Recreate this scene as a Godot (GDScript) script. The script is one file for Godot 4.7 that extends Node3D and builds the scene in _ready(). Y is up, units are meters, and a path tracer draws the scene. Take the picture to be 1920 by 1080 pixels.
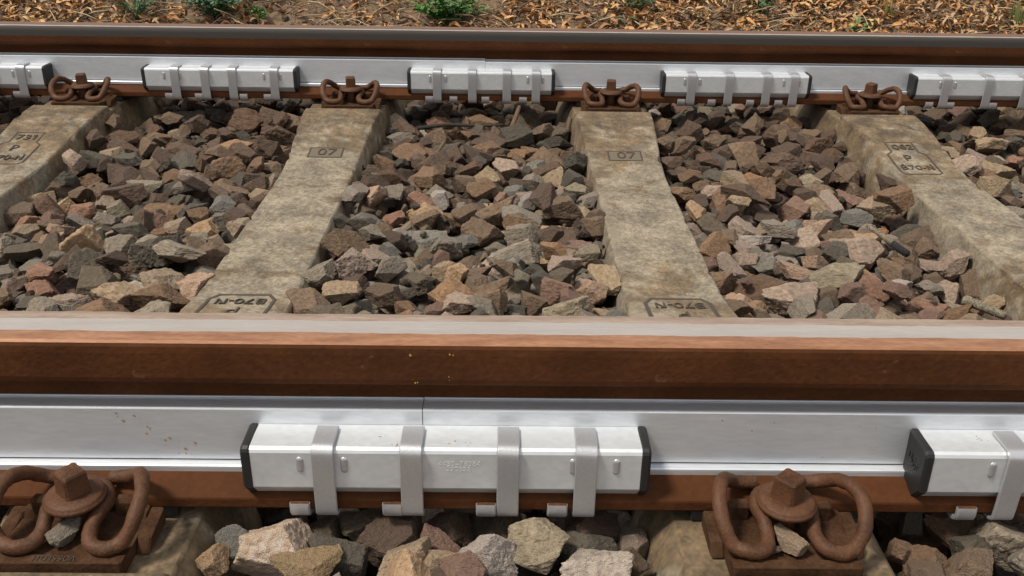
extends Node3D
# A railway track seen across both rails: concrete sleepers, ballast, aluminium rail dampers.
# x runs along the rails, y is up (0 = top of rail), z points to the viewer; the near rail lies on z = 0.

const FAR_Z := -1.502
const SLEEPERS := [-0.912, -0.303, 0.303, 0.9]
const STONES := [
	"orange -0.581 -0.497 0.073 0.046; dark -0.522 -0.483 0.068 0.057; grey -0.585 -0.421 0.058 0.029; pink -0.451 -0.433 0.066 0.037",
	"brown -0.417 -0.486 0.061 0.042; dark -0.385 -0.443 0.067 0.033; dark -0.617 -0.773 0.050 0.063; blue -0.499 -0.581 0.053 0.028",
	"tan -0.755 -1.15 0.072 0.056; darkbrown -0.573 -1.059 0.100 0.047; orange -0.519 -1.238 0.091 0.057; brown -0.540 -1.189 0.056 0.045",
	"darkbrown -0.666 -1.307 0.071 0.047; darkbrown -0.531 -1.404 0.086 0.074; darkbrown -0.439 -1.317 0.083 0.059; pink -0.426 -1.155 0.072 0.024",
	"tan -0.419 -1.075 0.058 0.034; grey -0.482 -0.995 0.066 0.031; brown -0.558 -0.870 0.072 0.029; pink -0.504 -0.679 0.052 0.030",
	"lichen -0.403 -0.670 0.077 0.026; brown -0.559 -0.610 0.037 0.033; brown -0.457 -0.561 0.056 0.024; grey -0.737 -0.822 0.056 0.037",
	"brown -0.657 -0.989 0.051 0.030; blue -0.184 -0.826 0.075 0.056; red -0.183 -0.687 0.052 0.035; brown -0.148 -0.736 0.049 0.040",
	"grey -0.142 -0.869 0.048 0.034; tan -0.085 -0.871 0.086 0.043; blue -0.081 -0.763 0.091 0.032; brown -0.089 -0.656 0.068 0.047",
	"grey -0.036 -0.692 0.056 0.048; tan 0.020 -0.889 0.053 0.048; blue 0.084 -0.966 0.071 0.040; pink 0.038 -0.997 0.036 0.041",
	"grey 0.194 -1.029 0.062 0.029; darkbrown 0.004 -1.134 0.066 0.071; tan 0.075 -1.118 0.081 0.033; orange 0.087 -1.246 0.046 0.040",
	"brown 0.154 -1.197 0.096 0.034; brown -0.136 -1.166 0.083 0.047; brown -0.033 -0.994 0.046 0.036; lightblue -0.043 -0.987 0.031 0.025",
	"pink 0.059 -0.780 0.057 0.037; violet -0.003 -0.746 0.032 0.029; red 0.186 -0.698 0.083 0.044; tan 0.147 -0.796 0.074 0.046",
	"pink 0.154 -0.597 0.058 0.033; orange 0.135 -0.618 0.046 0.033; pink 0.186 -0.528 0.067 0.047; grey 0.182 -0.438 0.056 0.045",
	"grey 0.072 -0.585 0.061 0.045; tan -0.026 -0.582 0.049 0.037; lichen 0.023 -0.563 0.048 0.032; dark -0.097 -0.521 0.070 0.031",
	"grey -0.141 -0.448 0.063 0.030; tan -0.174 -0.492 0.058 0.029; dark -0.080 -0.432 0.077 0.041; orange -0.012 -0.477 0.084 0.046",
	"grey 0.034 -0.452 0.045 0.045; brown 0.064 -0.488 0.038 0.046; brown 0.106 -0.480 0.046 0.034; red 0.141 -0.508 0.062 0.043",
	"red -0.032 -0.425 0.044 0.033; pink 0.100 -0.403 0.051 0.025; brown -0.192 -0.421 0.055 0.029; brown -0.196 -0.558 0.044 0.020",
	"orange 0.395 -0.647 0.055 0.038; brown 0.392 -0.573 0.061 0.041; darkbrown 0.459 -0.564 0.097 0.061; pink 0.444 -0.659 0.051 0.038",
	"dark 0.599 -0.619 0.059 0.063; pink 0.648 -0.569 0.069 0.041; pink 0.548 -0.576 0.037 0.033; red 0.702 -0.531 0.075 0.032",
	"grey 0.747 -0.571 0.085 0.049; tan 0.744 -0.459 0.045 0.023; red 0.665 -0.432 0.074 0.031; pink 0.737 -0.504 0.058 0.031",
	"grey 0.453 -0.419 0.066 0.029; tan 0.419 -0.402 0.058 0.022; pink 0.416 -0.515 0.070 0.031; orange 0.411 -0.478 0.061 0.034",
	"blue 0.589 -0.538 0.040 0.017; orange 0.728 -0.841 0.043 0.047; darkbrown 0.641 -1.158 0.094 0.061; darkbrown 0.746 -1.414 0.062 0.056",
	"darkbrown 0.481 -1.357 0.066 0.060; orange 0.552 -1.065 0.058 0.042; tan 0.578 -0.850 0.076 0.038; grey 0.633 -0.811 0.056 0.037",
	"dark 0.719 -0.988 0.061 0.036; brown 0.667 -0.986 0.072 0.041; lichen 1.004 -0.982 0.061 0.051; brown 1.154 -1.277 0.070 0.041",
	"grey 0.346 -0.459 0.045 0.030; grey 0.540 -0.437 0.082 0.030; dark 0.517 -0.472 0.053 0.030; grey 0.617 -0.465 0.034 0.042",
	"pink 0.655 -0.711 0.097 0.035; darkbrown 0.145 0.045 0.056 0.034 -0.172; dark -0.067 0.045 0.046 0.036 -0.172; darkbrown 0.008 0.045 0.056 0.036 -0.172",
	"darkbrown -0.040 0.062 0.066 0.052 -0.166; dark 0.135 0.075 0.060 0.044 -0.166; dark -0.105 0.055 0.050 0.040 -0.172; dark 0.060 0.050 0.050 0.040 -0.172",
	"red -0.002 0.074 0.050 0.044 -0.166; blue -0.176 0.088 0.036 0.060 -0.156; tan -0.190 0.104 0.030 0.040 -0.160; dark -0.085 0.092 0.054 0.046 -0.163",
	"tan -0.026 0.106 0.054 0.050 -0.153; ochre -0.105 0.118 0.060 0.036 -0.155; tan 0.006 0.116 0.046 0.040 -0.158; pinkgrey -0.136 0.088 0.086 0.068 -0.146",
	"lichen 0.090 0.088 0.058 0.058 -0.145; pinkgrey 0.046 0.102 0.062 0.066 -0.146; pinkgrey 0.138 0.112 0.064 0.050 -0.153; brown 0.175 0.094 0.034 0.040 -0.168",
	"dark 0.449 0.030 0.036 0.040 -0.172; darkbrown 0.475 0.045 0.046 0.036 -0.168; brown 0.412 0.088 0.028 0.050 -0.162; brown 0.433 0.100 0.040 0.034 -0.166",
	"brown 0.465 0.108 0.054 0.042 -0.160; dark 0.490 0.075 0.050 0.040 -0.168; grey 0.512 0.066 0.058 0.054 -0.154; grey 0.525 0.104 0.046 0.040 -0.160",
]
const TINTS := {
	"darkbrown": Color(0.105, 0.066, 0.043), "dark": Color(0.098, 0.082, 0.06), "brown": Color(0.17, 0.113, 0.071),
	"tan": Color(0.325, 0.238, 0.155), "orange": Color(0.285, 0.17, 0.095), "red": Color(0.225, 0.135, 0.098),
	"pink": Color(0.325, 0.243, 0.19), "grey": Color(0.24, 0.2, 0.155), "blue": Color(0.188, 0.173, 0.148),
	"lichen": Color(0.275, 0.228, 0.16), "lightblue": Color(0.38, 0.39, 0.38), "violet": Color(0.36, 0.27, 0.26),
	"pinkgrey": Color(0.38, 0.325, 0.28), "ochre": Color(0.28, 0.19, 0.1)}

var rng := RandomNumberGenerator.new()
var used := {}
var M := {}
var rock_meshes: Array[ArrayMesh] = []
var rock_low: Array[ArrayMesh] = []
var rock_mats := {}
var bump := FastNoiseLite.new()

# ---------------------------------------------------------------- helpers
func numbered(called: String) -> String:
	var n: int = used.get(called, 0)
	used[called] = n + 1
	return called if n == 0 else "%s_%03d" % [called, n]

func tag(o: Node, label: String, category := "", group := "", kind := "") -> void:
	if label != "": o.set_meta("label", label)
	if category != "": o.set_meta("category", category)
	if group != "": o.set_meta("group", group)
	if kind != "": o.set_meta("kind", kind)

func thing(called: String, label: String, category: String, at := Vector3.ZERO, group := "", kind := "") -> Node3D:
	var o := Node3D.new()
	o.name = numbered(called)
	add_child(o)
	o.position = at
	tag(o, label, category, group, kind)
	return o

func part(called: String, mesh: Mesh, mat: Material, parent: Node) -> MeshInstance3D:
	var o := MeshInstance3D.new()
	o.name = called if parent != self else numbered(called)
	o.mesh = mesh
	o.material_override = mat
	parent.add_child(o, true)
	return o

func mesh_from(v: PackedVector3Array, idx: PackedInt32Array, smooth := true, flip := false, cols := PackedColorArray()) -> ArrayMesh:
	var st := SurfaceTool.new()
	st.begin(Mesh.PRIMITIVE_TRIANGLES)
	st.set_smooth_group(0 if smooth else -1)
	var n := idx.size() / 3
	for t in n:
		var a := idx[t * 3]
		var b := idx[t * 3 + 1]
		var c := idx[t * 3 + 2]
		for k in ([a, c, b] if flip else [a, b, c]):
			if not cols.is_empty(): st.set_color(cols[k])
			st.add_vertex(v[k])
	st.generate_normals()
	st.index()
	return st.commit()

# a strip or closed profile of (z, y) points carried along x; profile runs so that its outside is to the left when looking along +x
func extrude(profile: PackedVector2Array, x0: float, x1: float, closed := true, caps := true, steps := 1, wobble := 0.0, bevel := 0.0) -> ArrayMesh:
	var st := SurfaceTool.new()
	st.begin(Mesh.PRIMITIVE_TRIANGLES)
	st.set_smooth_group(-1)
	var n := profile.size()
	var segs := n if closed else n - 1
	var area := 0.0
	for i in n:
		area += profile[i].cross(profile[(i + 1) % n])
	var rev := area > 0.0 if closed else false
	var mid := Vector2.ZERO
	for p in profile: mid += p / n
	var xs: Array[float] = []
	var sc: Array[float] = []
	if bevel > 0.0:
		xs.append(x0); sc.append(bevel)
	for s in steps + 1:
		xs.append(lerpf(x0 + bevel, x1 - bevel, float(s) / steps)); sc.append(0.0)
	if bevel > 0.0:
		xs.append(x1); sc.append(bevel)
	var ring := func(k: int, i: int) -> Vector3:
		var p: Vector2 = profile[i % n]
		if sc[k] > 0.0: p = p + (mid - p).normalized() * sc[k]
		var w := 0.0
		if wobble > 0.0 and p.y > -0.0028 and absf(p.x) < 0.0265: w = wobble * (bump.get_noise_2d(xs[k] * 900.0, p.x * 90000.0) + 0.8 * bump.get_noise_2d(xs[k] * 150.0, p.x * 90000.0))
		return Vector3(xs[k], p.y, p.x + w)
	for k in xs.size() - 1:
		for i in segs:
			var a: Vector3 = ring.call(k, i)
			var b: Vector3 = ring.call(k, i + 1)
			var c: Vector3 = ring.call(k + 1, i + 1)
			var d: Vector3 = ring.call(k + 1, i)
			var q := [a, b, c, a, c, d] if not rev else [a, c, b, a, d, c]
			for p in q: st.add_vertex(p)
	if closed and caps:
		var tri := Geometry2D.triangulate_polygon(profile)
		for e in 2:
			var k := 0 if e == 0 else xs.size() - 1
			for t in tri.size() / 3:
				var q := [tri[t * 3], tri[t * 3 + 1], tri[t * 3 + 2]]
				var a: Vector3 = ring.call(k, q[0])
				var b: Vector3 = ring.call(k, q[1])
				var c: Vector3 = ring.call(k, q[2])
				var want := Vector3(-1 if e == 0 else 1, 0, 0)
				if (b - a).cross(c - a).dot(want) > 0.0:
					st.add_vertex(a); st.add_vertex(c); st.add_vertex(b)
				else:
					st.add_vertex(a); st.add_vertex(b); st.add_vertex(c)
	st.generate_normals()
	return st.commit()

func P(list: Array) -> PackedVector2Array:
	var r := PackedVector2Array()
	for i in list.size() / 2: r.append(Vector2(list[i * 2], list[i * 2 + 1]))
	return r

func catmull(pts: Array, per := 6) -> Array:
	var out := []
	for i in pts.size() - 1:
		var a: Vector3 = pts[maxi(i - 1, 0)]
		var b: Vector3 = pts[i]
		var c: Vector3 = pts[i + 1]
		var d: Vector3 = pts[mini(i + 2, pts.size() - 1)]
		for s in per: out.append(b.cubic_interpolate(c, a, d, float(s) / per))
	out.append(pts[-1])
	return out

func tube(path: Array, radii, sides := 12, rough := 0.0) -> ArrayMesh:
	var v := PackedVector3Array()
	var idx := PackedInt32Array()
	var n := path.size()
	var up := Vector3(0.13, 0.97, 0.21).normalized()
	for i in n:
		var t: Vector3 = (path[mini(i + 1, n - 1)] - path[maxi(i - 1, 0)]).normalized()
		var side := t.cross(up).normalized()
		up = side.cross(t).normalized()
		var r: float = radii if radii is float else lerpf(radii[0], radii[1], float(i) / (n - 1))
		for s in sides:
			var a := TAU * s / sides
			var p: Vector3 = path[i] + (side * cos(a) + up * sin(a)) * r
			if rough > 0.0: p += (p - path[i]).normalized() * rough * bump.get_noise_3dv(p * 1800.0)
			v.append(p)
	for i in n - 1:
		for s in sides:
			var a := i * sides + s
			var b := i * sides + (s + 1) % sides
			idx.append_array([a, b, b + sides, a, b + sides, a + sides])
	for e in 2:
		var c: int = v.size()
		var t: Vector3 = (path[0] - path[1]).normalized() if e == 0 else (path[n - 1] - path[n - 2]).normalized()
		var r0: float = radii if radii is float else radii[e]
		v.append((path[0] if e == 0 else path[n - 1]) + t * r0 * 0.35)
		var o := 0 if e == 0 else (n - 1) * sides
		for s in sides:
			if e == 0: idx.append_array([c, o + (s + 1) % sides, o + s])
			else: idx.append_array([c, o + s, o + (s + 1) % sides])
	return mesh_from(v, idx, true)

func lathe(profile: Array, sides := 28) -> ArrayMesh:   # (radius, y) from top centre to bottom centre
	var v := PackedVector3Array()
	var idx := PackedInt32Array()
	for p in profile:
		for s in sides:
			var a := TAU * s / sides
			v.append(Vector3(cos(a) * p[0], p[1], sin(a) * p[0]))
	for i in profile.size() - 1:
		for s in sides:
			var a := i * sides + s
			var b := i * sides + (s + 1) % sides
			idx.append_array([a, b, b + sides, a, b + sides, a + sides])
	return mesh_from(v, idx, true)

func rounded_box(size: Vector3, r: float, jitter := 0.0) -> ArrayMesh:
	# chamfered box
	var st := SurfaceTool.new()
	st.begin(Mesh.PRIMITIVE_TRIANGLES)
	st.set_smooth_group(-1)
	var h := size * 0.5
	var faces := []
	for ax in 3:
		for s in [-1.0, 1.0]:
			var u := (ax + 1) % 3
			var w := (ax + 2) % 3
			var q := []
			for c in [[-1, -1], [1, -1], [1, 1], [-1, 1]]:
				var p := Vector3.ZERO
				p[ax] = s * h[ax]
				p[u] = c[0] * (h[u] - r)
				p[w] = c[1] * (h[w] - r)
				q.append(p)
			faces.append(q)
	for ax in 3:
		var u := (ax + 1) % 3
		var w := (ax + 2) % 3
		for su in [-1.0, 1.0]:
			for sw in [-1.0, 1.0]:
				var q := []
				for c in [[-1, 0], [1, 0], [1, 1], [-1, 1]]:
					var p := Vector3.ZERO
					p[ax] = c[0] * (h[ax] - r)
					p[u] = su * (h[u] - (r if c[1] == 1 else 0.0))
					p[w] = sw * (h[w] - (0.0 if c[1] == 1 else r))
					q.append(p)
				faces.append(q)
	for sx in [-1.0, 1.0]:
		for sy in [-1.0, 1.0]:
			for sz in [-1.0, 1.0]:
				faces.append([Vector3(sx * h.x, sy * (h.y - r), sz * (h.z - r)), Vector3(sx * (h.x - r), sy * h.y, sz * (h.z - r)), Vector3(sx * (h.x - r), sy * (h.y - r), sz * h.z)])
	for q in faces:
		var c := Vector3.ZERO
		for p in q: c += p / q.size()
		var nrm: Vector3 = (q[1] - q[0]).cross(q[2] - q[0])
		if nrm.dot(c) > 0.0: q.reverse()
		for t in q.size() - 2:
			for p in [q[0], q[t + 1], q[t + 2]]:
				st.add_vertex(p)
	st.generate_normals()
	return st.commit()

# ---------------------------------------------------------------- textures and materials
func noise_bytes(size: int, freq: float, kind: int, octaves: int, seed_: int) -> PackedByteArray:
	var f := FastNoiseLite.new()
	f.seed = seed_
	f.noise_type = kind
	f.frequency = freq
	f.fractal_octaves = octaves
	if kind == FastNoiseLite.TYPE_CELLULAR:
		f.cellular_return_type = FastNoiseLite.RETURN_DISTANCE2_SUB
	var im := f.get_seamless_image(size, size)
	im.convert(Image.FORMAT_L8)
	return im.get_data()

func blend(size: int, layers: Array) -> PackedByteArray:
	var out := PackedByteArray()
	out.resize(size * size)
	var maps := []
	for l in layers: maps.append(noise_bytes(size, l[0], l[1], l[2], l[3]))
	var acc := PackedFloat32Array()
	acc.resize(size * size)
	for k in layers.size():
		var w: float = layers[k][4]
		var m: PackedByteArray = maps[k]
		for i in size * size: acc[i] += w * m[i]
	for i in size * size: out[i] = clampi(int(acc[i]), 0, 255)
	return out

func ramp_image(size: int, v: PackedByteArray, stops: Array, specks := []) -> ImageTexture:
	var g := Gradient.new()
	g.offsets = PackedFloat32Array(stops.map(func(s): return s[0]))
	g.colors = PackedColorArray(stops.map(func(s): return s[1].linear_to_srgb()))
	var lut := []
	for i in 256:
		var c := g.sample(i / 255.0)
		lut.append([int(c.r * 255), int(c.g * 255), int(c.b * 255)])
	var d := PackedByteArray()
	d.resize(size * size * 3)
	for i in size * size:
		var c: Array = lut[v[i]]
		d[i * 3] = c[0]; d[i * 3 + 1] = c[1]; d[i * 3 + 2] = c[2]
	for s in specks:   # [noise bytes, low, high, colour]
		var m: PackedByteArray = s[0]
		var c: Color = s[3].linear_to_srgb()
		for i in size * size:
			var k := clampf((m[i] - s[1]) / (s[2] - s[1]), 0.0, 1.0)
			if k > 0.0:
				d[i * 3] = int(lerpf(d[i * 3], c.r * 255, k))
				d[i * 3 + 1] = int(lerpf(d[i * 3 + 1], c.g * 255, k))
				d[i * 3 + 2] = int(lerpf(d[i * 3 + 2], c.b * 255, k))
	var im := Image.create_from_data(size, size, false, Image.FORMAT_RGB8, d)
	return ImageTexture.create_from_image(im)

func grey_image(size: int, v: PackedByteArray) -> ImageTexture:
	return ImageTexture.create_from_image(Image.create_from_data(size, size, false, Image.FORMAT_L8, v))

func mat(tint: Color, tex: Texture2D, scale: Vector3, rough: float, metal := 0.0, relief: Texture2D = null, relief_cm := 0.0, world := true, offset := Vector3.ZERO, rough_tex: Texture2D = null) -> StandardMaterial3D:
	var m := StandardMaterial3D.new()
	m.albedo_color = tint.linear_to_srgb()
	if tex: m.albedo_texture = tex
	m.uv1_triplanar = true
	m.uv1_world_triplanar = world
	m.uv1_scale = scale
	m.uv1_offset = offset
	m.roughness = rough
	m.metallic = metal
	if rough_tex:
		m.roughness_texture = rough_tex
		m.roughness_texture_channel = BaseMaterial3D.TEXTURE_CHANNEL_RED
	if relief:
		m.heightmap_enabled = true
		m.heightmap_texture = relief
		m.heightmap_scale = relief_cm
	return m

func make_materials() -> void:
	var S := FastNoiseLite.TYPE_SIMPLEX_SMOOTH
	var C := FastNoiseLite.TYPE_CELLULAR
	var V := FastNoiseLite.TYPE_VALUE
	var n := 512
	var big := blend(n, [[0.006, S, 4, 11, 0.75], [0.06, S, 3, 12, 0.25]])
	var fine := blend(n, [[0.05, S, 4, 21, 0.6], [0.2, V, 2, 22, 0.4]])
	var grit := blend(n, [[0.12, S, 3, 31, 0.5], [0.35, V, 1, 32, 0.5]])
	var blot := blend(n, [[0.012, S, 5, 41, 1.0]])
	var cell := blend(n, [[0.02, C, 2, 51, 1.0]])
	var cracks := noise_bytes(n, 0.012, C, 1, 55)
	var inv := PackedByteArray()
	inv.resize(n * n)
	for i in n * n: inv[i] = 255 - cracks[i]
	var t_fine := grey_image(n, fine)
	var t_grit := grey_image(n, grit)
	var t_soft := ramp_image(n, fine, [[0.0, Color(0.72, 0.71, 0.7)], [1.0, Color(1, 1, 1)]])
	# rust
	var rust := blend(n, [[0.01, S, 5, 61, 0.55], [0.09, S, 3, 62, 0.45]])
	var t_rust := ramp_image(n, rust, [[0.0, Color(0.07, 0.029, 0.012)], [0.4, Color(0.1, 0.04, 0.016)], [0.65, Color(0.125, 0.05, 0.02)], [1.0, Color(0.17, 0.072, 0.03)]], [[grit, 230, 255, Color(0.2, 0.12, 0.065)], [noise_bytes(n, 0.04, S, 4, 63), 190, 240, Color(0.05, 0.024, 0.012)], [noise_bytes(n, 0.015, S, 4, 64), 180, 245, Color(0.15, 0.085, 0.05)]])
	M.rust = mat(Color(0.63, 0.56, 0.48), t_rust, Vector3(2.2, 2.6, 2.6), 0.78, 0.0, t_grit, 0.035)
	M.rust.metallic_specular = 0.25
	M.rust_clip = mat(Color(0.92, 1.0, 1.1), t_rust, Vector3(7, 7, 7), 0.55, 0.0, t_grit, 0.04)
	var t_clip := ramp_image(n, blend(n, [[0.012, S, 5, 65, 0.6], [0.09, S, 3, 66, 0.4]]), [[0.1, Color(0.05, 0.024, 0.012)], [0.4, Color(0.088, 0.042, 0.021)], [0.58, Color(0.12, 0.057, 0.029)], [0.85, Color(0.155, 0.083, 0.05)]], [[noise_bytes(n, 0.02, S, 4, 67), 200, 240, Color(0.13, 0.09, 0.075)], [grit, 225, 250, Color(0.22, 0.15, 0.1)], [noise_bytes(n, 0.09, S, 2, 68), 228, 245, Color(0.025, 0.013, 0.008)]])
	M.rust_clip = mat(Color(0.7, 0.63, 0.57), t_clip, Vector3(5, 5, 5), 0.62, 0.0, t_grit, 0.07)
	M.rust_clip.metallic_specular = 0.35
	var streak := blend(n, [[0.02, S, 4, 71, 0.6], [0.15, S, 2, 72, 0.4]])
	var t_orange := ramp_image(n, streak, [[0.1, Color(0.14, 0.06, 0.028)], [0.5, Color(0.25, 0.112, 0.053)], [0.9, Color(0.37, 0.2, 0.115)]], [[grit, 205, 250, Color(0.5, 0.37, 0.27)]])
	M.rust_corner = mat(Color(1, 1, 1), t_orange, Vector3(1.2, 8, 8), 0.42, 0.25, t_grit, 0.01)
	var t_burn := ramp_image(n, streak, [[0.0, Color(0.27, 0.17, 0.11)], [0.5, Color(0.42, 0.3, 0.22)], [1.0, Color(0.6, 0.5, 0.42)]], [[grit, 200, 250, Color(0.7, 0.6, 0.5)]])
	M.worn_edge = mat(Color(1, 1, 1), t_burn, Vector3(1.0, 6, 6), 0.33, 0.75, t_grit, 0.006)
	M.worn_brown = mat(Color(0.28, 0.2, 0.165), t_burn, Vector3(1.0, 6, 6), 0.8, 0.0, t_grit, 0.006)
	var t_steel := ramp_image(n, streak, [[0.0, Color(0.6, 0.505, 0.42)], [1.0, Color(0.77, 0.67, 0.575)]])
	var t_streaky := grey_image(n, streak)
	M.polished = mat(Color(1, 1, 1), t_steel, Vector3(0.6, 5, 5), 0.22, 1.0, t_streaky, 0.002)
	M.gauge_face = mat(Color(0.065, 0.066, 0.069), t_steel, Vector3(0.8, 9, 9), 0.7, 0.0, t_grit, 0.01)
	M.gauge_face.metallic_specular = 0.3
	M.greasy = mat(Color(0.06, 0.062, 0.066), t_steel, Vector3(0.9, 9, 9), 0.5, 0.3, t_grit, 0.02)
	# aluminium: drawn along the rail, with dusty rust-brown stains
	var t_alu := ramp_image(n, blend(n, [[0.03, S, 4, 81, 0.5], [0.2, V, 1, 82, 0.5]]), [[0.0, Color(0.585, 0.615, 0.65)], [1.0, Color(0.72, 0.75, 0.785)]], [[noise_bytes(n, 0.009, S, 4, 83), 196, 255, Color(0.54, 0.47, 0.38)], [noise_bytes(n, 0.05, S, 3, 84), 220, 250, Color(0.42, 0.31, 0.2)]])
	M.aluminium = mat(Color(1, 1, 1), t_alu, Vector3(1.1, 5, 5), 0.42, 0.55, t_fine, 0.003)
	M.aluminium_box = mat(Color(1.0, 0.99, 0.97), t_alu, Vector3(2.0, 3, 3), 0.4, 0.45, t_fine, 0.002, true, Vector3(0.37, 0.2, 0.61))
	var t_zinc := ramp_image(n, fine, [[0.0, Color(0.43, 0.435, 0.445)], [1.0, Color(0.53, 0.535, 0.55)]], [[noise_bytes(n, 0.03, S, 4, 91), 205, 250, Color(0.4, 0.3, 0.2)]])
	M.zinc = mat(Color(1.02, 1.02, 1.03), t_zinc, Vector3(9, 9, 9), 0.36, 0.6, t_grit, 0.02)
	M.black_plastic = mat(Color(0.012, 0.012, 0.013), null, Vector3(10, 10, 10), 0.55, 0.0, t_grit, 0.03)
	M.rubber = mat(Color(0.03, 0.027, 0.024), t_fine, Vector3(10, 10, 10), 0.85)
	M.groove = mat(Color(0.02, 0.02, 0.02), null, Vector3(1, 1, 1), 0.9)
	M.engraved = mat(Color(0.49, 0.5, 0.5), null, Vector3(1, 1, 1), 0.6)
	# concrete
	var conc := blend(n, [[0.009, S, 5, 101, 0.4], [0.05, S, 4, 102, 0.3], [0.3, V, 1, 103, 0.3]])
	var t_conc := ramp_image(n, conc, [[0.14, Color(0.07, 0.057, 0.041)], [0.38, Color(0.128, 0.106, 0.076)], [0.5, Color(0.175, 0.144, 0.102)], [0.62, Color(0.225, 0.186, 0.131)], [0.86, Color(0.33, 0.278, 0.2)]],
		[[noise_bytes(n, 0.09, S, 2, 104), 212, 240, Color(0.46, 0.42, 0.34)], [noise_bytes(n, 0.13, S, 2, 105), 200, 232, Color(0.07, 0.058, 0.04)], [noise_bytes(n, 0.03, S, 4, 108), 178, 235, Color(0.105, 0.09, 0.066)]])
	var t_conc_h := grey_image(n, blend(n, [[0.03, S, 4, 106, 0.5], [0.2, V, 2, 107, 0.5]]))
	M.concrete = mat(Color(1, 1, 1), t_conc, Vector3(2.3, 2.3, 2.1), 0.92, 0.0, t_conc_h, 0.14)
	M.concrete.vertex_color_use_as_albedo = true
	M.stamp_floor = mat(Color(0.13, 0.105, 0.073), t_soft, Vector3(7, 7, 7), 0.95, 0.0, t_grit, 0.04)
	M.stamp_dirt = mat(Color(0.055, 0.043, 0.03), t_soft, Vector3(9, 9, 9), 0.95)
	M.plate = mat(Color(0.95, 0.95, 0.95), t_clip, Vector3(4, 4, 4), 0.9, 0.0, t_grit, 0.03, true, Vector3(0.4, 0.1, 0.3))
	M.plate.metallic_specular = 0.2
	M.plate.albedo_color = Color(0.5, 0.53, 0.55).linear_to_srgb()
	# rocks: three neutral surfaces, many tints
	var surf := [
		ramp_image(n, fine, [[0.12, Color(0.26, 0.25, 0.24)], [0.5, Color(0.72, 0.71, 0.7)], [0.9, Color(1, 1, 1)]], [[noise_bytes(n, 0.02, S, 4, 112), 150, 235, Color(0.5, 0.42, 0.33)], [grit, 215, 245, Color(1, 0.98, 0.93)]]),
		ramp_image(n, blend(n, [[0.02, S, 5, 113, 0.7], [0.2, V, 1, 114, 0.3]]), [[0.15, Color(0.3, 0.28, 0.25)], [0.5, Color(0.72, 0.7, 0.66)], [0.85, Color(1, 0.98, 0.94)]], [[inv, 238, 254, Color(1.0, 0.97, 0.88)], [noise_bytes(n, 0.1, S, 2, 115), 215, 245, Color(1, 1, 0.95)]]),
		ramp_image(n, blend(n, [[0.015, S, 5, 116, 0.6], [0.12, S, 2, 117, 0.4]]), [[0.15, Color(0.36, 0.27, 0.19)], [0.45, Color(0.7, 0.57, 0.44)], [0.58, Color(0.82, 0.8, 0.77)], [0.9, Color(1.0, 0.99, 0.97)]], [[noise_bytes(n, 0.07, S, 3, 118), 210, 250, Color(0.95, 0.9, 0.78)]])]
	var t_rock_h := grey_image(n, blend(n, [[0.02, S, 4, 119, 0.5], [0.12, S, 3, 120, 0.5]]))
	for k in TINTS:
		var list := []
		for v in 3:
			list.append(mat(TINTS[k] * (1.22 + 0.18 * v), surf[v], Vector3.ONE * (0.55 + 0.15 * v), 0.88, 0.0, t_rock_h, 0.3, false, Vector3(0.31 * v, 0.17 * v + 0.1, 0.53 * v)))
		for o in list: o.vertex_color_use_as_albedo = true
		rock_mats[k] = list
	var m := mat(Color(1, 1, 1), surf[0], Vector3(0.7, 0.7, 0.7), 0.9, 0.0, t_rock_h, 0.2, false)
	m.vertex_color_use_as_albedo = true
	M.rock_mass = m
	# earth
	var t_earth := ramp_image(n, blend(n, [[0.02, S, 5, 121, 0.6], [0.15, V, 2, 122, 0.4]]), [[0.0, Color(0.05, 0.032, 0.018)], [0.5, Color(0.14, 0.09, 0.052)], [1.0, Color(0.25, 0.175, 0.105)]])
	M.earth = mat(Color(1, 1, 1), t_earth, Vector3(2.2, 2.2, 2.2), 0.97, 0.0, t_grit, 0.6)
	M.bed = mat(Color(1, 1, 1), t_earth, Vector3(3, 3, 3), 0.97, 0.0, t_grit, 0.6)
	for c in [["leaf_a", Color(0.56, 0.29, 0.1)], ["leaf_b", Color(0.4, 0.19, 0.065)], ["leaf_c", Color(0.64, 0.4, 0.18)], ["leaf_d", Color(0.22, 0.115, 0.06)]]:
		var l := mat(c[1], t_soft, Vector3(1.1, 1.1, 1.1), 0.75, 0.0, null, 0.0, false)
		l.cull_mode = BaseMaterial3D.CULL_DISABLED
		l.backlight_enabled = true
		l.backlight = Color(0.15, 0.08, 0.03)
		M[c[0]] = l
	var mass := mat(Color(1, 1, 1), t_soft, Vector3(1.1, 1.1, 1.1), 0.8, 0.0, null, 0.0, false)
	mass.vertex_color_use_as_albedo = true
	mass.cull_mode = BaseMaterial3D.CULL_DISABLED
	M.litter = mass
	for c in [["green_bright", Color(0.075, 0.2, 0.035)], ["green_blue", Color(0.075, 0.165, 0.075)], ["green_dark", Color(0.05, 0.12, 0.04)], ["green_pale", Color(0.17, 0.2, 0.06)]]:
		var l := mat(c[1], t_soft, Vector3(20, 20, 20), 0.6, 0.0, null, 0.0, false)
		l.cull_mode = BaseMaterial3D.CULL_DISABLED
		l.backlight_enabled = true
		l.backlight = Color(0.25, 0.4, 0.1)
		M[c[0]] = l
	M.straw = mat(Color(0.38, 0.28, 0.15), t_fine, Vector3(12, 12, 12), 0.85, 0.0, null, 0.0, false)
	M.wood = mat(Color(0.42, 0.25, 0.12), t_fine, Vector3(4, 30, 30), 0.85, 0.0, null, 0.0, false)
	M.bark = mat(Color(0.075, 0.055, 0.04), t_fine, Vector3(9, 9, 9), 0.9, 0.0, null, 0.0, false)
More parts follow.
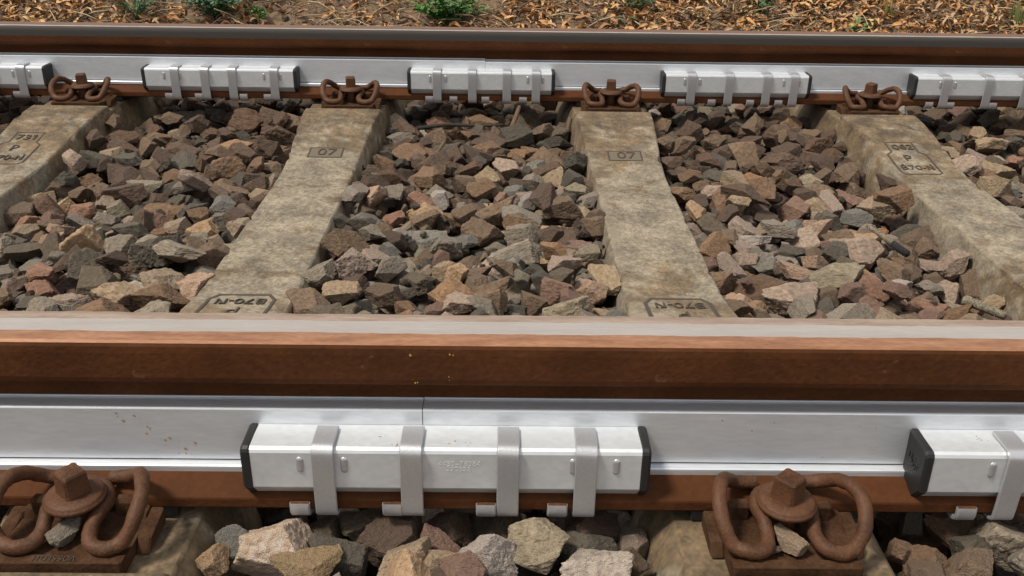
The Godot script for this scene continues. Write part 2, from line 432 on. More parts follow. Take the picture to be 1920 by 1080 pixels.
	M.pale_wood = mat(Color(0.6, 0.5, 0.34), t_fine, Vector3(9, 9, 9), 0.85, 0.0, null, 0.0, false)
	M.yellow = mat(Color(0.42, 0.29, 0.06), t_soft, Vector3.ONE, 0.7)
	M.mud = mat(Color(0.33, 0.24, 0.15), t_soft, Vector3.ONE, 0.95)
	M.char = mat(Color(0.03, 0.028, 0.026), t_fine, Vector3(9, 9, 9), 0.9, 0.0, null, 0.0, false)

# ---------------------------------------------------------------- rocks
func icosphere(level: int) -> Array:
	var t := (1.0 + sqrt(5.0)) / 2.0
	var v := PackedVector3Array()
	for p in [[-1, t, 0], [1, t, 0], [-1, -t, 0], [1, -t, 0], [0, -1, t], [0, 1, t], [0, -1, -t], [0, 1, -t], [t, 0, -1], [t, 0, 1], [-t, 0, -1], [-t, 0, 1]]:
		v.append(Vector3(p[0], p[1], p[2]).normalized())
	var f := PackedInt32Array([0, 11, 5, 0, 5, 1, 0, 1, 7, 0, 7, 10, 0, 10, 11, 1, 5, 9, 5, 11, 4, 11, 10, 2, 10, 7, 6, 7, 1, 8, 3, 9, 4, 3, 4, 2, 3, 2, 6, 3, 6, 8, 3, 8, 9, 4, 9, 5, 2, 4, 11, 6, 2, 10, 8, 6, 7, 9, 8, 1])
	for l in level:
		var mid := {}
		var g := PackedInt32Array()
		for i in f.size() / 3:
			var e := []
			for k in 3:
				var a := f[i * 3 + k]
				var b := f[i * 3 + (k + 1) % 3]
				var key := mini(a, b) * 100000 + maxi(a, b)
				if not mid.has(key):
					mid[key] = v.size()
					v.append(((v[a] + v[b]) * 0.5).normalized())
				e.append(mid[key])
			g.append_array([f[i * 3], e[0], e[2], f[i * 3 + 1], e[1], e[0], f[i * 3 + 2], e[2], e[1], e[0], e[1], e[2]])
		f = g
	return [v, f]

func rock(sphere: Array, seed_: int, rough: float) -> ArrayMesh:
	var r := RandomNumberGenerator.new()
	r.seed = seed_
	var nz := FastNoiseLite.new()
	nz.seed = seed_
	nz.frequency = 1.1
	nz.fractal_octaves = 4
	var planes := []
	var count := r.randi_range(8, 12)
	while planes.size() < count:
		var d := Vector3(r.randfn(), r.randfn(), r.randfn()).normalized()
		var ok := true
		for p in planes:
			if p[0].dot(d) > 0.72: ok = false
		if ok or r.randf() < 0.05: planes.append([d, r.randf_range(0.42, 0.82), r.randf_range(0.62, 0.86)])
	var v := PackedVector3Array()
	var cols := PackedColorArray()
	var lo := Vector3.ONE * 9
	var hi := -lo
	for d in sphere[0]:
		var rad := 1.18
		var second := 9.0
		var tone := 0.8
		for p in planes:
			var c: float = p[0].dot(d)
			if c > 0.05:
				var k: float = p[1] / c
				if k < rad:
					second = rad
					rad = k
					tone = p[2]
				elif k < second: second = k
		var wear := (1.0 - smoothstep(0.0, 0.055, second - rad)) * clampf(0.55 + 1.2 * nz.get_noise_3dv(d * 6.0), 0.0, 1.0)
		var shade := minf(1.0, tone + 0.3 * wear)
		cols.append(Color(shade, shade, shade))
		var q: Vector3 = d * rad
		q *= 1.0 + rough * nz.get_noise_3dv(q * 1.3) + rough * 0.45 * nz.get_noise_3dv(q * 6.0 + Vector3(7, 3, 1))
		v.append(q)
		lo = lo.min(q)
		hi = hi.max(q)
	var c := (lo + hi) * 0.5
	var s := hi - lo
	for i in v.size(): v[i] = (v[i] - c) / s
	return mesh_from(v, sphere[1], false, true, cols)

func make_rocks() -> void:
	var s4 := icosphere(4)
	var s2 := icosphere(3)
	for k in 26: rock_meshes.append(rock(s4, 1000 + k, 0.11))
	for k in 1: rock_low.append(rock(s2, 2003 + k, 0.1))

# ---------------------------------------------------------------- sleeper shape
func seat_distance(z: float) -> float:   # distance to the nearer rail axis, positive towards the track centre
	return absf(z) if z > FAR_Z * 0.5 else absf(z - FAR_Z)

func sleeper_top(z: float) -> float:
	var d := seat_distance(z)
	var inner := z < 0.0 and z > FAR_Z
	if d < 0.1415: return -0.1665
	if d < 0.1455: return lerpf(-0.1665, -0.1545, (d - 0.1415) / 0.004)
	if not inner: return -0.1545 - maxf(0.0, d - 0.3) * 0.03
	return lerpf(-0.1545, -0.194, smoothstep(0.155, 0.52, d))

func sleeper_half(z: float, y: float) -> float:
	var top := sleeper_top(z)
	var d := seat_distance(z)
	var inner := z < 0.0 and z > FAR_Z
	var c := smoothstep(0.1, 0.5, d) if inner else 0.0
	var k := clampf((top - y) / 0.2, 0.0, 1.0)
	var wide := lerpf(0.152, 0.111, smoothstep(0.0, 0.12, d)) if inner else 0.152
	return lerpf(lerpf(0.084, 0.07, c), lerpf(wide, 0.106, c), pow(k, lerpf(0.72 if inner else 0.62, 1.0, c)))

func sleeper_body(sx: float) -> ArrayMesh:
	var v := PackedVector3Array()
	var idx := PackedInt32Array()
	var zs := []
	var z := -2.03
	while z < 0.55:
		zs.append(z)
		var d := seat_distance(z)
		z += 0.002 if d > 0.136 and d < 0.149 else 0.009
	var ks := []   # (side parameter) left bottom .. top .. right bottom
	var per := 0
	for zz in zs:
		var top := sleeper_top(zz)
		var row := []
		for k in 14:
			var y: float = lerpf(-0.365, top - 0.004, pow(k / 13.0, 0.7))
			row.append(Vector2(-sleeper_half(zz, y), y))
		var h := sleeper_half(zz, top - 0.004)
		row.append(Vector2(-h + 0.0012, top - 0.0014))
		for k in 13: row.append(Vector2(lerpf(-h + 0.0035, h - 0.0035, k / 12.0), top))
		row.append(Vector2(h - 0.0012, top - 0.0014))
		for k in 14:
			var y: float = lerpf(top - 0.004, -0.365, pow(k / 13.0, 1.0 / 0.7))
			row.append(Vector2(sleeper_half(zz, y), y))
		per = row.size()
		for k in per:
			var p := Vector3(row[k].x, row[k].y, zz)
			var w := p + Vector3(sx * 7.0, 0, 0)
			var edge := 1.0 if (k >= 12 and k <= 15) or (k >= per - 16 and k <= per - 13) else 0.0
			var n1 := bump.get_noise_3dv(w * 260.0)
			var n2 := bump.get_noise_3dv(w * 900.0)
			p.y += 0.0005 * n2 + 0.0004 * n1 - edge * 0.007 * maxf(0.0, n1 - 0.16 + n2 * 0.5)
			p.x -= signf(p.x) * edge * 0.009 * maxf(0.0, n1 - 0.16 + n2 * 0.5)
			p.x += 0.0005 * n2 * (1.0 if k < 15 or k > per - 16 else 0.0)
			v.append(p)
	# rust-brown brake dust and dark growth lie in ragged patches on the ends by the rails
	var cols := PackedColorArray()
	for p in v:
		var w := p + Vector3(sx * 7.0, 0, 0)
		var n1 := bump.get_noise_3dv(w * 190.0) * 0.6 + bump.get_noise_3dv(w * 700.0 + Vector3(90, 0, 0)) * 0.5
		var reach := 0.5 - seat_distance(p.z)
		var stain := smoothstep(0.0, 0.12, n1 + reach * 1.2 - 0.05)
		var moss := smoothstep(0.12, 0.22, bump.get_noise_3dv(w * 420.0 + Vector3(0, 300, 0))) * smoothstep(0.08, 0.2, reach)
		var c := Color(1, 1, 1).lerp(Color(0.72, 0.61, 0.49), stain).lerp(Color(0.42, 0.36, 0.27), moss * 0.8)
		cols.append(c)
	var st := SurfaceTool.new()
	st.begin(Mesh.PRIMITIVE_TRIANGLES)
	var put := func(ids: Array) -> void:
		for q in ids:
			st.set_color(cols[q])
			st.add_vertex(v[q])
	for i in zs.size() - 1:
		for k in per - 1:
			var a := i * per + k
			st.set_smooth_group(1 if k < 13 else (2 if k < 15 else (3 if k < per - 16 else (4 if k < per - 14 else 5))))
			put.call([a, a + per + 1, a + 1, a, a + per, a + per + 1])
	st.set_smooth_group(6)
	for e in 2:
		var o := 0 if e == 0 else (zs.size() - 1) * per
		cols.append(Color(1, 1, 1))
		v.append(Vector3(0, -0.27, zs[0] if e == 0 else zs[-1]))
		for k in per - 1:
			if e == 0: put.call([v.size() - 1, o + k, o + k + 1])
			else: put.call([v.size() - 1, o + k + 1, o + k])
	st.generate_normals()
	return st.commit()

func lay_text(txt: String, parent: Node3D, at: Vector3, size: float, upside: bool, mtl: Material, bold := false, called := "lettering") -> MeshInstance3D:
	var t := TextMesh.new()
	var f := SystemFont.new()
	f.font_names = PackedStringArray(["Droid Sans"])
	if bold: f.font_weight = 700
	t.font = f
	t.text = txt
	t.font_size = 32
	t.pixel_size = size / 23.0
	t.depth = 0.0036
	var o := part(called, t, mtl, parent)
	var slope := (sleeper_top(at.z + 0.01) - sleeper_top(at.z - 0.01)) / 0.02
	o.rotation = Vector3(-PI / 2, 0, 0)
	if upside: o.basis = Basis(Vector3.UP, PI) * o.basis
	o.basis = Basis(Vector3.RIGHT, -atan(slope)) * o.basis
	o.position = at
	return o

func bar(a: Vector2, b: Vector2, w: float, parent: Node3D) -> void:   # a dirt-filled line of the stamp on the sleeper's top, (x, z)
	var len := (b - a).length()
	var m := rounded_box(Vector3(len + w, 0.004, w), 0.0008)
	var o := part("stamp_frame", m, M.stamp_dirt, parent)
	var za := sleeper_top(a.y)
	var zb := sleeper_top(b.y)
	var dir := Vector3(b.x - a.x, zb - za, b.y - a.y).normalized()
	var side := dir.cross(Vector3.UP).normalized()
	o.basis = Basis(dir, side.cross(dir), side)
	o.position = Vector3((a.x + b.x) / 2, (za + zb) / 2 - 0.0012, (a.y + b.y) / 2)

func frame(pts: Array, w: float, parent: Node3D, closed := true) -> void:
	for i in pts.size() if closed else pts.size() - 1:
		bar(pts[i], pts[(i + 1) % pts.size()], w, parent)

func make_sleepers() -> void:
	var labels := ["concrete sleeper cut by the left edge, with an upright P stamp by the far rail",
		"concrete sleeper left of centre, running down to the left, stamped 07 by the far rail",
		"concrete sleeper right of centre with an upside-down stamp close behind the near rail",
		"concrete sleeper on the right with a bright chipped left edge and stamp 062"]
	for i in 4:
		var s := thing("concrete_sleeper", labels[i], "sleeper", Vector3(SLEEPERS[i], 0, 0), "concrete sleepers under the track")
		part("concrete_body", sleeper_body(SLEEPERS[i]), M.concrete, s)
		var put := func(txt: String, x: float, z: float, size: float, upside: bool): lay_text(txt, s, Vector3(x, sleeper_top(z) + 0.0001, z), size, upside, M.stamp_dirt)
		if i == 1 or i == 2:
			var floor_ := part("stamp_panel", rounded_box(Vector3(0.064, 0.003, 0.04), 0.0006), M.stamp_floor, s)
			floor_.position = Vector3(0.001, sleeper_top(-1.112) - 0.001, -1.112)
			floor_.rotation.x = -atan((sleeper_top(-1.102) - sleeper_top(-1.122)) / 0.02)
			put.call("07", 0.003, -1.112, 0.026, false)
			frame([Vector2(-0.032, -1.133), Vector2(0.034, -1.133), Vector2(0.034, -1.091), Vector2(-0.032, -1.091)], 0.0042, s)
			put.call("B70-N", 0.0, -0.43, 0.019, true)
			put.call("P", 0.0, -0.391, 0.025, true)
			put.call(".", 0.026, -0.412, 0.022, true)
			put.call(".", -0.026, -0.412, 0.022, true)
			frame([Vector2(-0.046, -0.335), Vector2(-0.046, -0.44), Vector2(-0.036, -0.458), Vector2(0.034, -0.458), Vector2(0.045, -0.44), Vector2(0.045, -0.335)], 0.0055, s, false)
		else:
			put.call("062" if i == 3 else "731", -0.012, -1.165, 0.02, false)
			put.call("P", -0.018, -1.115, 0.023, false)
			put.call("B70-N", -0.014, -1.07, 0.018, false)
			put.call(".", -0.04, -1.093, 0.022, false)
			put.call(".", 0.016, -1.093, 0.022, false)
			frame([Vector2(-0.042, -1.189), Vector2(0.014, -1.189), Vector2(0.014, -1.145), Vector2(0.026, -1.133), Vector2(0.026, -1.047), Vector2(0.018, -1.041), Vector2(-0.05, -1.041), Vector2(-0.054, -1.049), Vector2(-0.054, -1.133), Vector2(-0.042, -1.145)], 0.004, s)

# ---------------------------------------------------------------- rails
func make_rail(z0: float, label: String, near: bool) -> void:
	var r := thing("rail", label, "rail", Vector3(0, 0, z0), "the two rails of the track")
	var X0 := -3.4
	var X1 := 3.4
	var mk := func(called: String, prof: Array, m: Material): part(called, extrude(P(prof), X0, X1, false, false, 850 if prof[1] > -0.003 or prof[-1] > -0.003 else 1, 0.0014), m, r)
	if near:
		# head from the far side over the top to the near side
		mk.call("head_back", [-0.0335, -0.036, -0.0335, -0.0145, -0.0318, -0.0085, -0.0285, -0.0042, -0.024, -0.0016], M.rust)
		mk.call("worn_edge", [-0.024, -0.0016, -0.016, -0.0006, -0.0075, -0.0001], M.worn_edge)
		mk.call("running_band", [-0.0075, -0.0001, 0.003, 0.0, 0.015, -0.0004], M.polished)
		mk.call("rusty_corner", [0.015, -0.0004, 0.0225, -0.0009, 0.029, -0.0018, 0.0322, -0.0032], M.rust_corner)
		mk.call("head_side", [0.0322, -0.0032, 0.0336, -0.006, 0.0342, -0.012, 0.0345, -0.036, 0.0338, -0.040, 0.0318, -0.0425], M.rust)
		mk.call("web", [0.0318, -0.0425, 0.012, -0.0492, 0.0085, -0.056, 0.008, -0.064, 0.008, -0.104, 0.0105, -0.118, 0.018, -0.1265], M.rust)
		mk.call("foot", [0.018, -0.1265, 0.0600, -0.1412, 0.0622, -0.1425, 0.0628, -0.1442, 0.0628, -0.152, 0.0612, -0.154, -0.0612, -0.154, -0.0628, -0.152, -0.0628, -0.1442, -0.06, -0.1412, -0.018, -0.1265], M.rust)
		mk.call("web_back", [-0.018, -0.1265, -0.0105, -0.118, -0.008, -0.104, -0.008, -0.064, -0.0085, -0.056, -0.012, -0.0492, -0.0318, -0.0425, -0.0338, -0.040, -0.0335, -0.036], M.rust)
	else:
		mk.call("head_back", [-0.0335, -0.036, -0.0335, -0.0145, -0.0318, -0.0085, -0.0285, -0.0042, -0.024, -0.0016], M.rust)
		mk.call("worn_edge", [-0.024, -0.0016, -0.016, -0.0006, -0.0075, -0.0001, 0.006, 0.0, 0.0205, -0.0008], M.worn_brown)
		mk.call("running_band", [0.0205, -0.0008, 0.0252, -0.0019], M.polished)
		mk.call("gauge_face", [0.0252, -0.0019, 0.0280, -0.0034, 0.0302, -0.0058, 0.0318, -0.0098, 0.0325, -0.0145], M.gauge_face)
		mk.call("greasy_face", [0.0325, -0.0145, 0.0332, -0.023], M.greasy)
		mk.call("head_side", [0.0332, -0.023, 0.0336, -0.036, 0.0332, -0.040, 0.0318, -0.0425], M.rust)
		mk.call("web", [0.0318, -0.0425, 0.012, -0.0492, 0.0085, -0.056, 0.008, -0.064, 0.008, -0.104, 0.0105, -0.118, 0.018, -0.1265], M.rust)
		mk.call("foot", [0.018, -0.1265, 0.0600, -0.1412, 0.0622, -0.1425, 0.0628, -0.1442, 0.0628, -0.152, 0.0612, -0.154, -0.0612, -0.154, -0.0628, -0.152, -0.0628, -0.1442, -0.06, -0.1412, -0.018, -0.1265], M.rust)
		mk.call("web_back", [-0.018, -0.1265, -0.0105, -0.118, -0.008, -0.104, -0.008, -0.064, -0.0085, -0.056, -0.012, -0.0492, -0.0318, -0.0425, -0.0338, -0.040, -0.0335, -0.036], M.rust)

func make_shield(x0: float, x1: float, z0: float, lift: float, label: String) -> void:
	var s := thing("rail_shield", label, "rail shield", Vector3(0, lift, z0), "aluminium shields clipped along the rail webs")
	part("face", extrude(P([0.0085, -0.0708, 0.0268, -0.0708, 0.0277, -0.0712, 0.0282, -0.0722, 0.0282, -0.1248, 0.0262, -0.1248, 0.0262, -0.0735, 0.0085, -0.0735]), x0, x1), M.aluminium, s)
	part("web_lip", extrude(P([0.0083, -0.0693, 0.0094, -0.0693, 0.0094, -0.0706, 0.0083, -0.0706]), x0, x1), M.aluminium, s)
	part("groove", extrude(P([0.0264, -0.1249, 0.0276, -0.1249, 0.0276, -0.1275, 0.0264, -0.1275]), x0, x1), M.groove, s)
	part("bottom_lip", extrude(P([0.0262, -0.1262, 0.0352, -0.1266, 0.0362, -0.1274, 0.0364, -0.129, 0.0364, -0.1330, 0.0262, -0.1330]), x0, x1), M.aluminium, s)

# ---------------------------------------------------------------- dampers
func strip(path: Array, width: float, thick: float) -> ArrayMesh:   # a bent flat bar: path of (z, y), width along x
	var st := SurfaceTool.new()
	st.begin(Mesh.PRIMITIVE_TRIANGLES)
	st.set_smooth_group(0)
	var n := path.size()
	var rows := []
	var hw := width / 2
	var ht := thick / 2
	var b := thick * 0.22
	for i in n:
		var t: Vector2 = (path[mini(i + 1, n - 1)] - path[maxi(i - 1, 0)]).normalized()
		var o := Vector2(-t.y, t.x)   # outward for a path that runs forward over the top and down
		var row := []
		for c in [[-hw + b, ht], [hw - b, ht], [hw, ht - b], [hw, -ht + b], [hw - b, -ht], [-hw + b, -ht], [-hw, -ht + b], [-hw, ht - b]]:
			var q: Vector2 = path[i] + o * c[1]
			row.append(Vector3(c[0], q.y, q.x))
		rows.append(row)
	for i in n - 1:
		for k in 8:
			var a: Vector3 = rows[i][k]
			var bb: Vector3 = rows[i][(k + 1) % 8]
			var c: Vector3 = rows[i + 1][(k + 1) % 8]
			var d: Vector3 = rows[i + 1][k]
			st.set_smooth_group(k + 1)
			for p in [a, c, bb, a, d, c]: st.add_vertex(p)
	st.set_smooth_group(20)
	for k in 6:
		for p in [rows[0][0], rows[0][k + 1], rows[0][k + 2]]: st.add_vertex(p)
		for p in [rows[n - 1][0], rows[n - 1][k + 2], rows[n - 1][k + 1]]: st.add_vertex(p)
	st.generate_normals()
	return st.commit()

func smooth2(pts: Array, per := 5) -> Array:
	var v3 := pts.map(func(p): return Vector3(p.x, p.y, 0))
	return catmull(v3, per).map(func(p): return Vector2(p.x, p.y))

var clamp_mesh: ArrayMesh
var hook_mesh: ArrayMesh
var hook_tip_mesh: ArrayMesh
var dimple_mesh: CapsuleMesh

func make_damper(x0: float, x1: float, z0: float, clamps: Array, hooks: Array, dimpled: Array, label: String, printed := false, cap_text := false) -> void:
	var d := thing("rail_damper", label, "rail damper", Vector3((x0 + x1) / 2, -0.09, z0), "aluminium rail dampers clamped along both rails")
	var h := (x1 - x0) / 2
	var prof := P([0.0285, -0.0866, 0.058, -0.0866, 0.0628, -0.0868, 0.0658, -0.0884, 0.0668, -0.0912, 0.0668, -0.1268, 0.0660, -0.1282, 0.0560, -0.1395, 0.0345, -0.1325, 0.0285, -0.1240])
	var lift := PackedVector2Array()
	for p in prof: lift.append(p + Vector2(0, 0.09))
	part("damper_box", extrude(lift, -h + 0.006, h - 0.006, true, true, 1), M.aluminium_box, d)
	var mid := Vector2(0.047, -0.021)
	var grown := PackedVector2Array()
	for p in lift: grown.append(p + (p - mid).normalized() * 0.0012)
	for i in grown.size(): grown[i].x = maxf(grown[i].x, 0.0285)
	for s in 2:
		part("end_cap", extrude(grown, -h if s == 0 else h - 0.009, -h + 0.009 if s == 0 else h, true, true, 1, 0.0, 0.0022), M.black_plastic, d)
	var cx := (x0 + x1) / 2
	for c in clamps:
		var o := part("spring_clamp", clamp_mesh, M.zinc, d)
		o.position = Vector3(c - cx, 0.09, 0)
		o.rotation.y = rng.randf_range(-0.012, 0.012)
	for c in hooks:
		var o := part("hook", hook_mesh, M.zinc, d)
		o.position = Vector3(c - cx, 0.09, 0)
		var tip := part("hook_tip", hook_tip_mesh, M.rust_clip, o)
	for c in dimpled:
		var o := part("dimple", dimple_mesh, M.zinc, d)
		o.position = Vector3(c - cx, -0.0132, 0.0663)
		o.scale = Vector3(1, 1, 0.55)
	if printed:
		for k in 2:
			var t := TextMesh.new()
			var f := SystemFont.new()
			f.font_names = PackedStringArray(["Droid Sans Mono"])
			t.font = f
			t.text = ["4430-78084", "220628"][k]
			t.font_size = 16
			t.pixel_size = 0.0046 / 12.0
			t.depth = 0.0002
			var o := part("lettering", t, M.engraved, d)
			o.position = Vector3(0.0115 - 0.001 * k, -0.0112 - 0.0056 * k, 0.0669)
	if cap_text:
		var t := TextMesh.new()
		var f := SystemFont.new()
		f.font_names = PackedStringArray(["Droid Sans"])
		t.font = f
		t.text = "DGF"
		t.font_size = 16
		t.pixel_size = 0.0085 / 12.0
		t.depth = 0.001
		var o := part("lettering", t, M.black_plastic, d)
		o.basis = Basis(Vector3(0, -0.35, 1).normalized(), Vector3(0, 1, 0.35).normalized(), Vector3(-1, 0, 0))
		o.position = Vector3(-h - 0.0003, -0.018, 0.047)

func make_dampers() -> void:
	var arc := [Vector2(0.0358, -0.0845), Vector2(0.046, -0.0842), Vector2(0.058, -0.0842), Vector2(0.0648, -0.0848), Vector2(0.0686, -0.0872), Vector2(0.0698, -0.0912), Vector2(0.0698, -0.105), Vector2(0.0694, -0.120), Vector2(0.0688, -0.134), Vector2(0.0682, -0.148), Vector2(0.067, -0.1545), Vector2(0.062, -0.1582), Vector2(0.052, -0.159), Vector2(0.0, -0.159), Vector2(-0.05, -0.159)]
	clamp_mesh = strip(smooth2(arc, 3), 0.0195, 0.0034)
	var hk := [Vector2(0.0678, -0.1432), Vector2(0.0682, -0.148), Vector2(0.0672, -0.1535), Vector2(0.062, -0.1575), Vector2(0.05, -0.1588), Vector2(0.0, -0.1588)]
	hook_mesh = strip(smooth2(hk, 3), 0.0178, 0.0052)
	hook_tip_mesh = rounded_box(Vector3(0.0165, 0.0008, 0.0044), 0.0003)
	# the tip sits on the end of the hook
	var st := SurfaceTool.new()
	st.append_from(hook_tip_mesh, 0, Transform3D(Basis(), Vector3(0, -0.1431, 0.0678)))
	hook_tip_mesh = st.commit()
	dimple_mesh = CapsuleMesh.new()
	dimple_mesh.radius = 0.0034
	dimple_mesh.height = 0.0165
	dimple_mesh.radial_segments = 16
	dimple_mesh.rings = 4
	make_damper(-0.1685, 0.1885, 0.0, [-0.0965, -0.020, 0.064, 0.1325], [-0.1206, -0.0385, 0.0446, 0.1082], [-0.1175, -0.0790, 0.1205, 0.1585], "large aluminium damper box with faint lettering, in the middle of the near rail", true)
	make_damper(0.4275, 0.785, 0.0, [0.508, 0.584, 0.668, 0.735], [0.4745, 0.566, 0.65, 0.71], [0.4885, 0.5285, 0.72, 0.76], "damper box on the near rail cut by the right edge, black cap facing left", false, true)
	var far := [
		[-1.32, -0.9905, [-1.25, -1.17, -1.115, -1.047], [-1.15, -1.064], [-1.066, -1.028], "far rail damper box at the left edge, only its right end in view"],
		[-0.7735, -0.4185, [-0.6975, -0.628, -0.566, -0.471], [-0.7155, -0.647, -0.544, -0.4885], [-0.722, -0.686, -0.4935, -0.4565], "damper box on the far rail between the first and second sleeper from the left"],
		[-0.1655, 0.1745, [-0.096, -0.0165, 0.064, 0.131], [-0.1155, -0.0595, 0.0145, 0.1015], [-0.113, -0.077, 0.1115, 0.146], "damper box on the far rail directly above the middle ballast bay, below the shield joint"],
		[0.4215, 0.7665, [0.49, 0.576, 0.664, 0.7265], [0.469, 0.5395, 0.629, 0.695], [0.4735, 0.5085, 0.702, 0.7375], "damper box on the far rail between the third sleeper and the rightmost sleeper"],
		[1.0035, 1.35, [1.0785, 1.176, 1.265], [1.047, 1.0965, 1.196, 1.29], [1.0645, 1.0995], "damper box on the far rail cut by the right edge"]]
	for f in far: make_damper(f[0], f[1], FAR_Z, f[2], f[3], f[4], f[5])

# ---------------------------------------------------------------- fastenings
func make_fastening(bx: float, z0: float, head_turn: float, lean: float, label: String, printed: String, flip := 1.0) -> void:
	var f := thing("rail_fastening", label, "rail clip", Vector3(bx, -0.16, z0 + 0.083), "spring clip fastenings holding the rails to the sleepers")
	var O := Vector3(0, 0.16, -0.083)
	# guide plate with raised edges, sitting in the recess of the sleeper
	var plate := part("guide_plate", extrude(P([0.066, -0.1655, 0.1398, -0.1655, 0.1406, -0.1640, 0.1406, -0.1505, 0.1398, -0.1497, 0.1306, -0.1497, 0.1285, -0.1530, 0.080, -0.1530, 0.0765, -0.1478, 0.066, -0.1478]), -0.0545, 0.0545, true, true, 1, 0.0, 0.002), M.plate, f)
	plate.position = O
	for s in [-1.0, 1.0]:
		var o := part("shoulder_block", rounded_box(Vector3(0.02, 0.019, 0.012), 0.003), M.plate, f)
		o.position = Vector3(s * 0.036, 0.0165, -0.0105)
		var e := part("plate_wing", extrude(P([0.067, -0.164, 0.112, -0.164, 0.104, -0.1535, 0.067, -0.1495]), s * 0.0605 - 0.006, s * 0.0605 + 0.006, true, true, 1, 0.0, 0.0015), M.plate, f)
		e.position = O
	var pad := part("rail_pad", rounded_box(Vector3(0.15, 0.0105, 0.124), 0.001), M.rubber, f)
	pad.position = Vector3(0, 0.0005, -0.083)
	# W-shaped spring clip: two toes on the rail foot, two loops towards the viewer, the middle under the washer
	var half := [Vector3(0.0, -0.1315, 0.0565), Vector3(0.015, -0.1318, 0.062), Vector3(0.0235, -0.1325, 0.078), Vector3(0.0215, -0.135, 0.096), Vector3(0.0205, -0.1405, 0.112), Vector3(0.025, -0.1428, 0.1245), Vector3(0.037, -0.1435, 0.1295), Vector3(0.051, -0.1415, 0.1235), Vector3(0.0595, -0.127, 0.1145), Vector3(0.0615, -0.1155, 0.0985), Vector3(0.0575, -0.1105, 0.0815), Vector3(0.0495, -0.1155, 0.0655), Vector3(0.037, -0.1265, 0.054), Vector3(0.018, -0.1298, 0.0515)]
	var pts := []
	for i in range(half.size() - 1, 0, -1): pts.append(Vector3(-half[i].x, half[i].y, half[i].z))
	pts.append_array(half)
	for i in pts.size(): pts[i] = pts[i] + O + Vector3(0, 0.0008 * sin(i * 1.7 + bx * 9.0), 0)
	part("spring_clip", tube(catmull(pts, 6), 0.0063, 14, 0.0009), M.rust_clip, f)
	# square headed screw with its washer
	var screw := Node3D.new()
	screw.name = "screw"
	f.add_child(screw)
	screw.position = Vector3(0, 0.0362, 0.0035)
	screw.scale = Vector3(0.92, 0.9, 0.92)
	screw.rotation = Vector3(0.03, 0, lean)
	part("washer", lathe([[0.0, 0.007], [0.018, 0.0066], [0.0245, 0.005], [0.0262, 0.0035], [0.0264, 0.0022], [0.0278, 0.0015], [0.0284, -0.0005], [0.0275, -0.0024], [0.0, -0.003]]), M.rust_clip, screw)
	var hm := SurfaceTool.new()
	hm.begin(Mesh.PRIMITIVE_TRIANGLES)
	hm.set_smooth_group(-1)
	var rings := [[0.0122, 0.005], [0.0111, 0.028], [0.0098, 0.03], [0.0, 0.0306]]
	var corner := func(k: int, s: int) -> Vector3:
		var w: float = rings[k][0]
		var c: float = w * 0.82
		var q: Vector2 = [Vector2(w, c), Vector2(c, w), Vector2(-c, w), Vector2(-w, c), Vector2(-w, -c), Vector2(-c, -w), Vector2(c, -w), Vector2(w, -c)][s % 8]
		return Vector3(q.x, rings[k][1], q.y)
	for k in 3:
		for s in 8:
			var a: Vector3 = corner.call(k, s)
			var b: Vector3 = corner.call(k, s + 1)
			var c: Vector3 = corner.call(k + 1, s + 1)
			var e: Vector3 = corner.call(k + 1, s)
			for p in [a, b, c, a, c, e]: hm.add_vertex(p)
	hm.generate_normals()
	var head := part("square_head", hm.commit(), M.rust_clip, screw)
	head.rotation.y = head_turn
	part("screw_shank", lathe([[0.0, 0.0], [0.011, 0.0], [0.011, -0.035], [0.0, -0.036]], 16), M.rust_clip, screw)
	if printed != "":
		var t := TextMesh.new()
		var fo := SystemFont.new()
		fo.font_names = PackedStringArray(["Droid Sans"])
		t.font = fo
		t.text = printed
		t.font_size = 16
		t.pixel_size = 0.0062 / 12.0
		t.depth = 0.0012
		var o := part("lettering", t, M.stamp_dirt, f)
		o.basis = Basis(Vector3(-1, 0, 0), Vector3(0, 0, 1), Vector3(0, 1, 0))
		o.position = Vector3(-0.002, 0.0105, 0.0524)

# ---------------------------------------------------------------- ballast
const GX0 := -1.9
const GZ0 := -2.02
const CELL := 0.007
const NX := 560
const NZ := 360
var H := PackedFloat32Array()
var owner_of := PackedInt32Array()
var dropped := []

func level(x: float, z: float) -> float:
	var l := -0.198
	if z < -1.57:
		l = lerpf(-0.175, -0.1, smoothstep(-1.75, -1.96, z))
		return l - (0.03 if x > -0.5 else 0.0)
	l = lerpf(-0.188, -0.194, smoothstep(-0.5, -1.4, z))
	if x < -0.91: l -= 0.01
	elif x < -0.3: l -= 0.03 * (1.0 - smoothstep(-0.85, -0.55, x)) * smoothstep(-0.2, -0.6, z) * (1.0 - smoothstep(-0.95, -1.25, z))
	elif x > 0.3 and x < 0.91: l -= 0.045 * smoothstep(0.55, 0.84, x) * (1.0 - smoothstep(-1.0, -1.3, z))
	elif x > 0.91: l -= 0.01
	if z > 0.0: l = -0.178
	for rz in [0.0, FAR_Z]:
		l -= (0.035 if rz == 0.0 else 0.012) * (1.0 - smoothstep(0.05, 0.13, absf(z - rz)))
	return l

func cell_at(x: float, z: float) -> int:
	return clampi(int((z - GZ0) / CELL), 0, NZ - 1) * NX + clampi(int((x - GX0) / CELL), 0, NX - 1)

func over_sleeper(x: float, z: float, margin: float) -> bool:
	for s in [-1.5, -0.912, -0.303, 0.303, 0.9, 1.5]:
		if absf(x - s) < sleeper_half(z, -0.2) + margin: return true
	return false

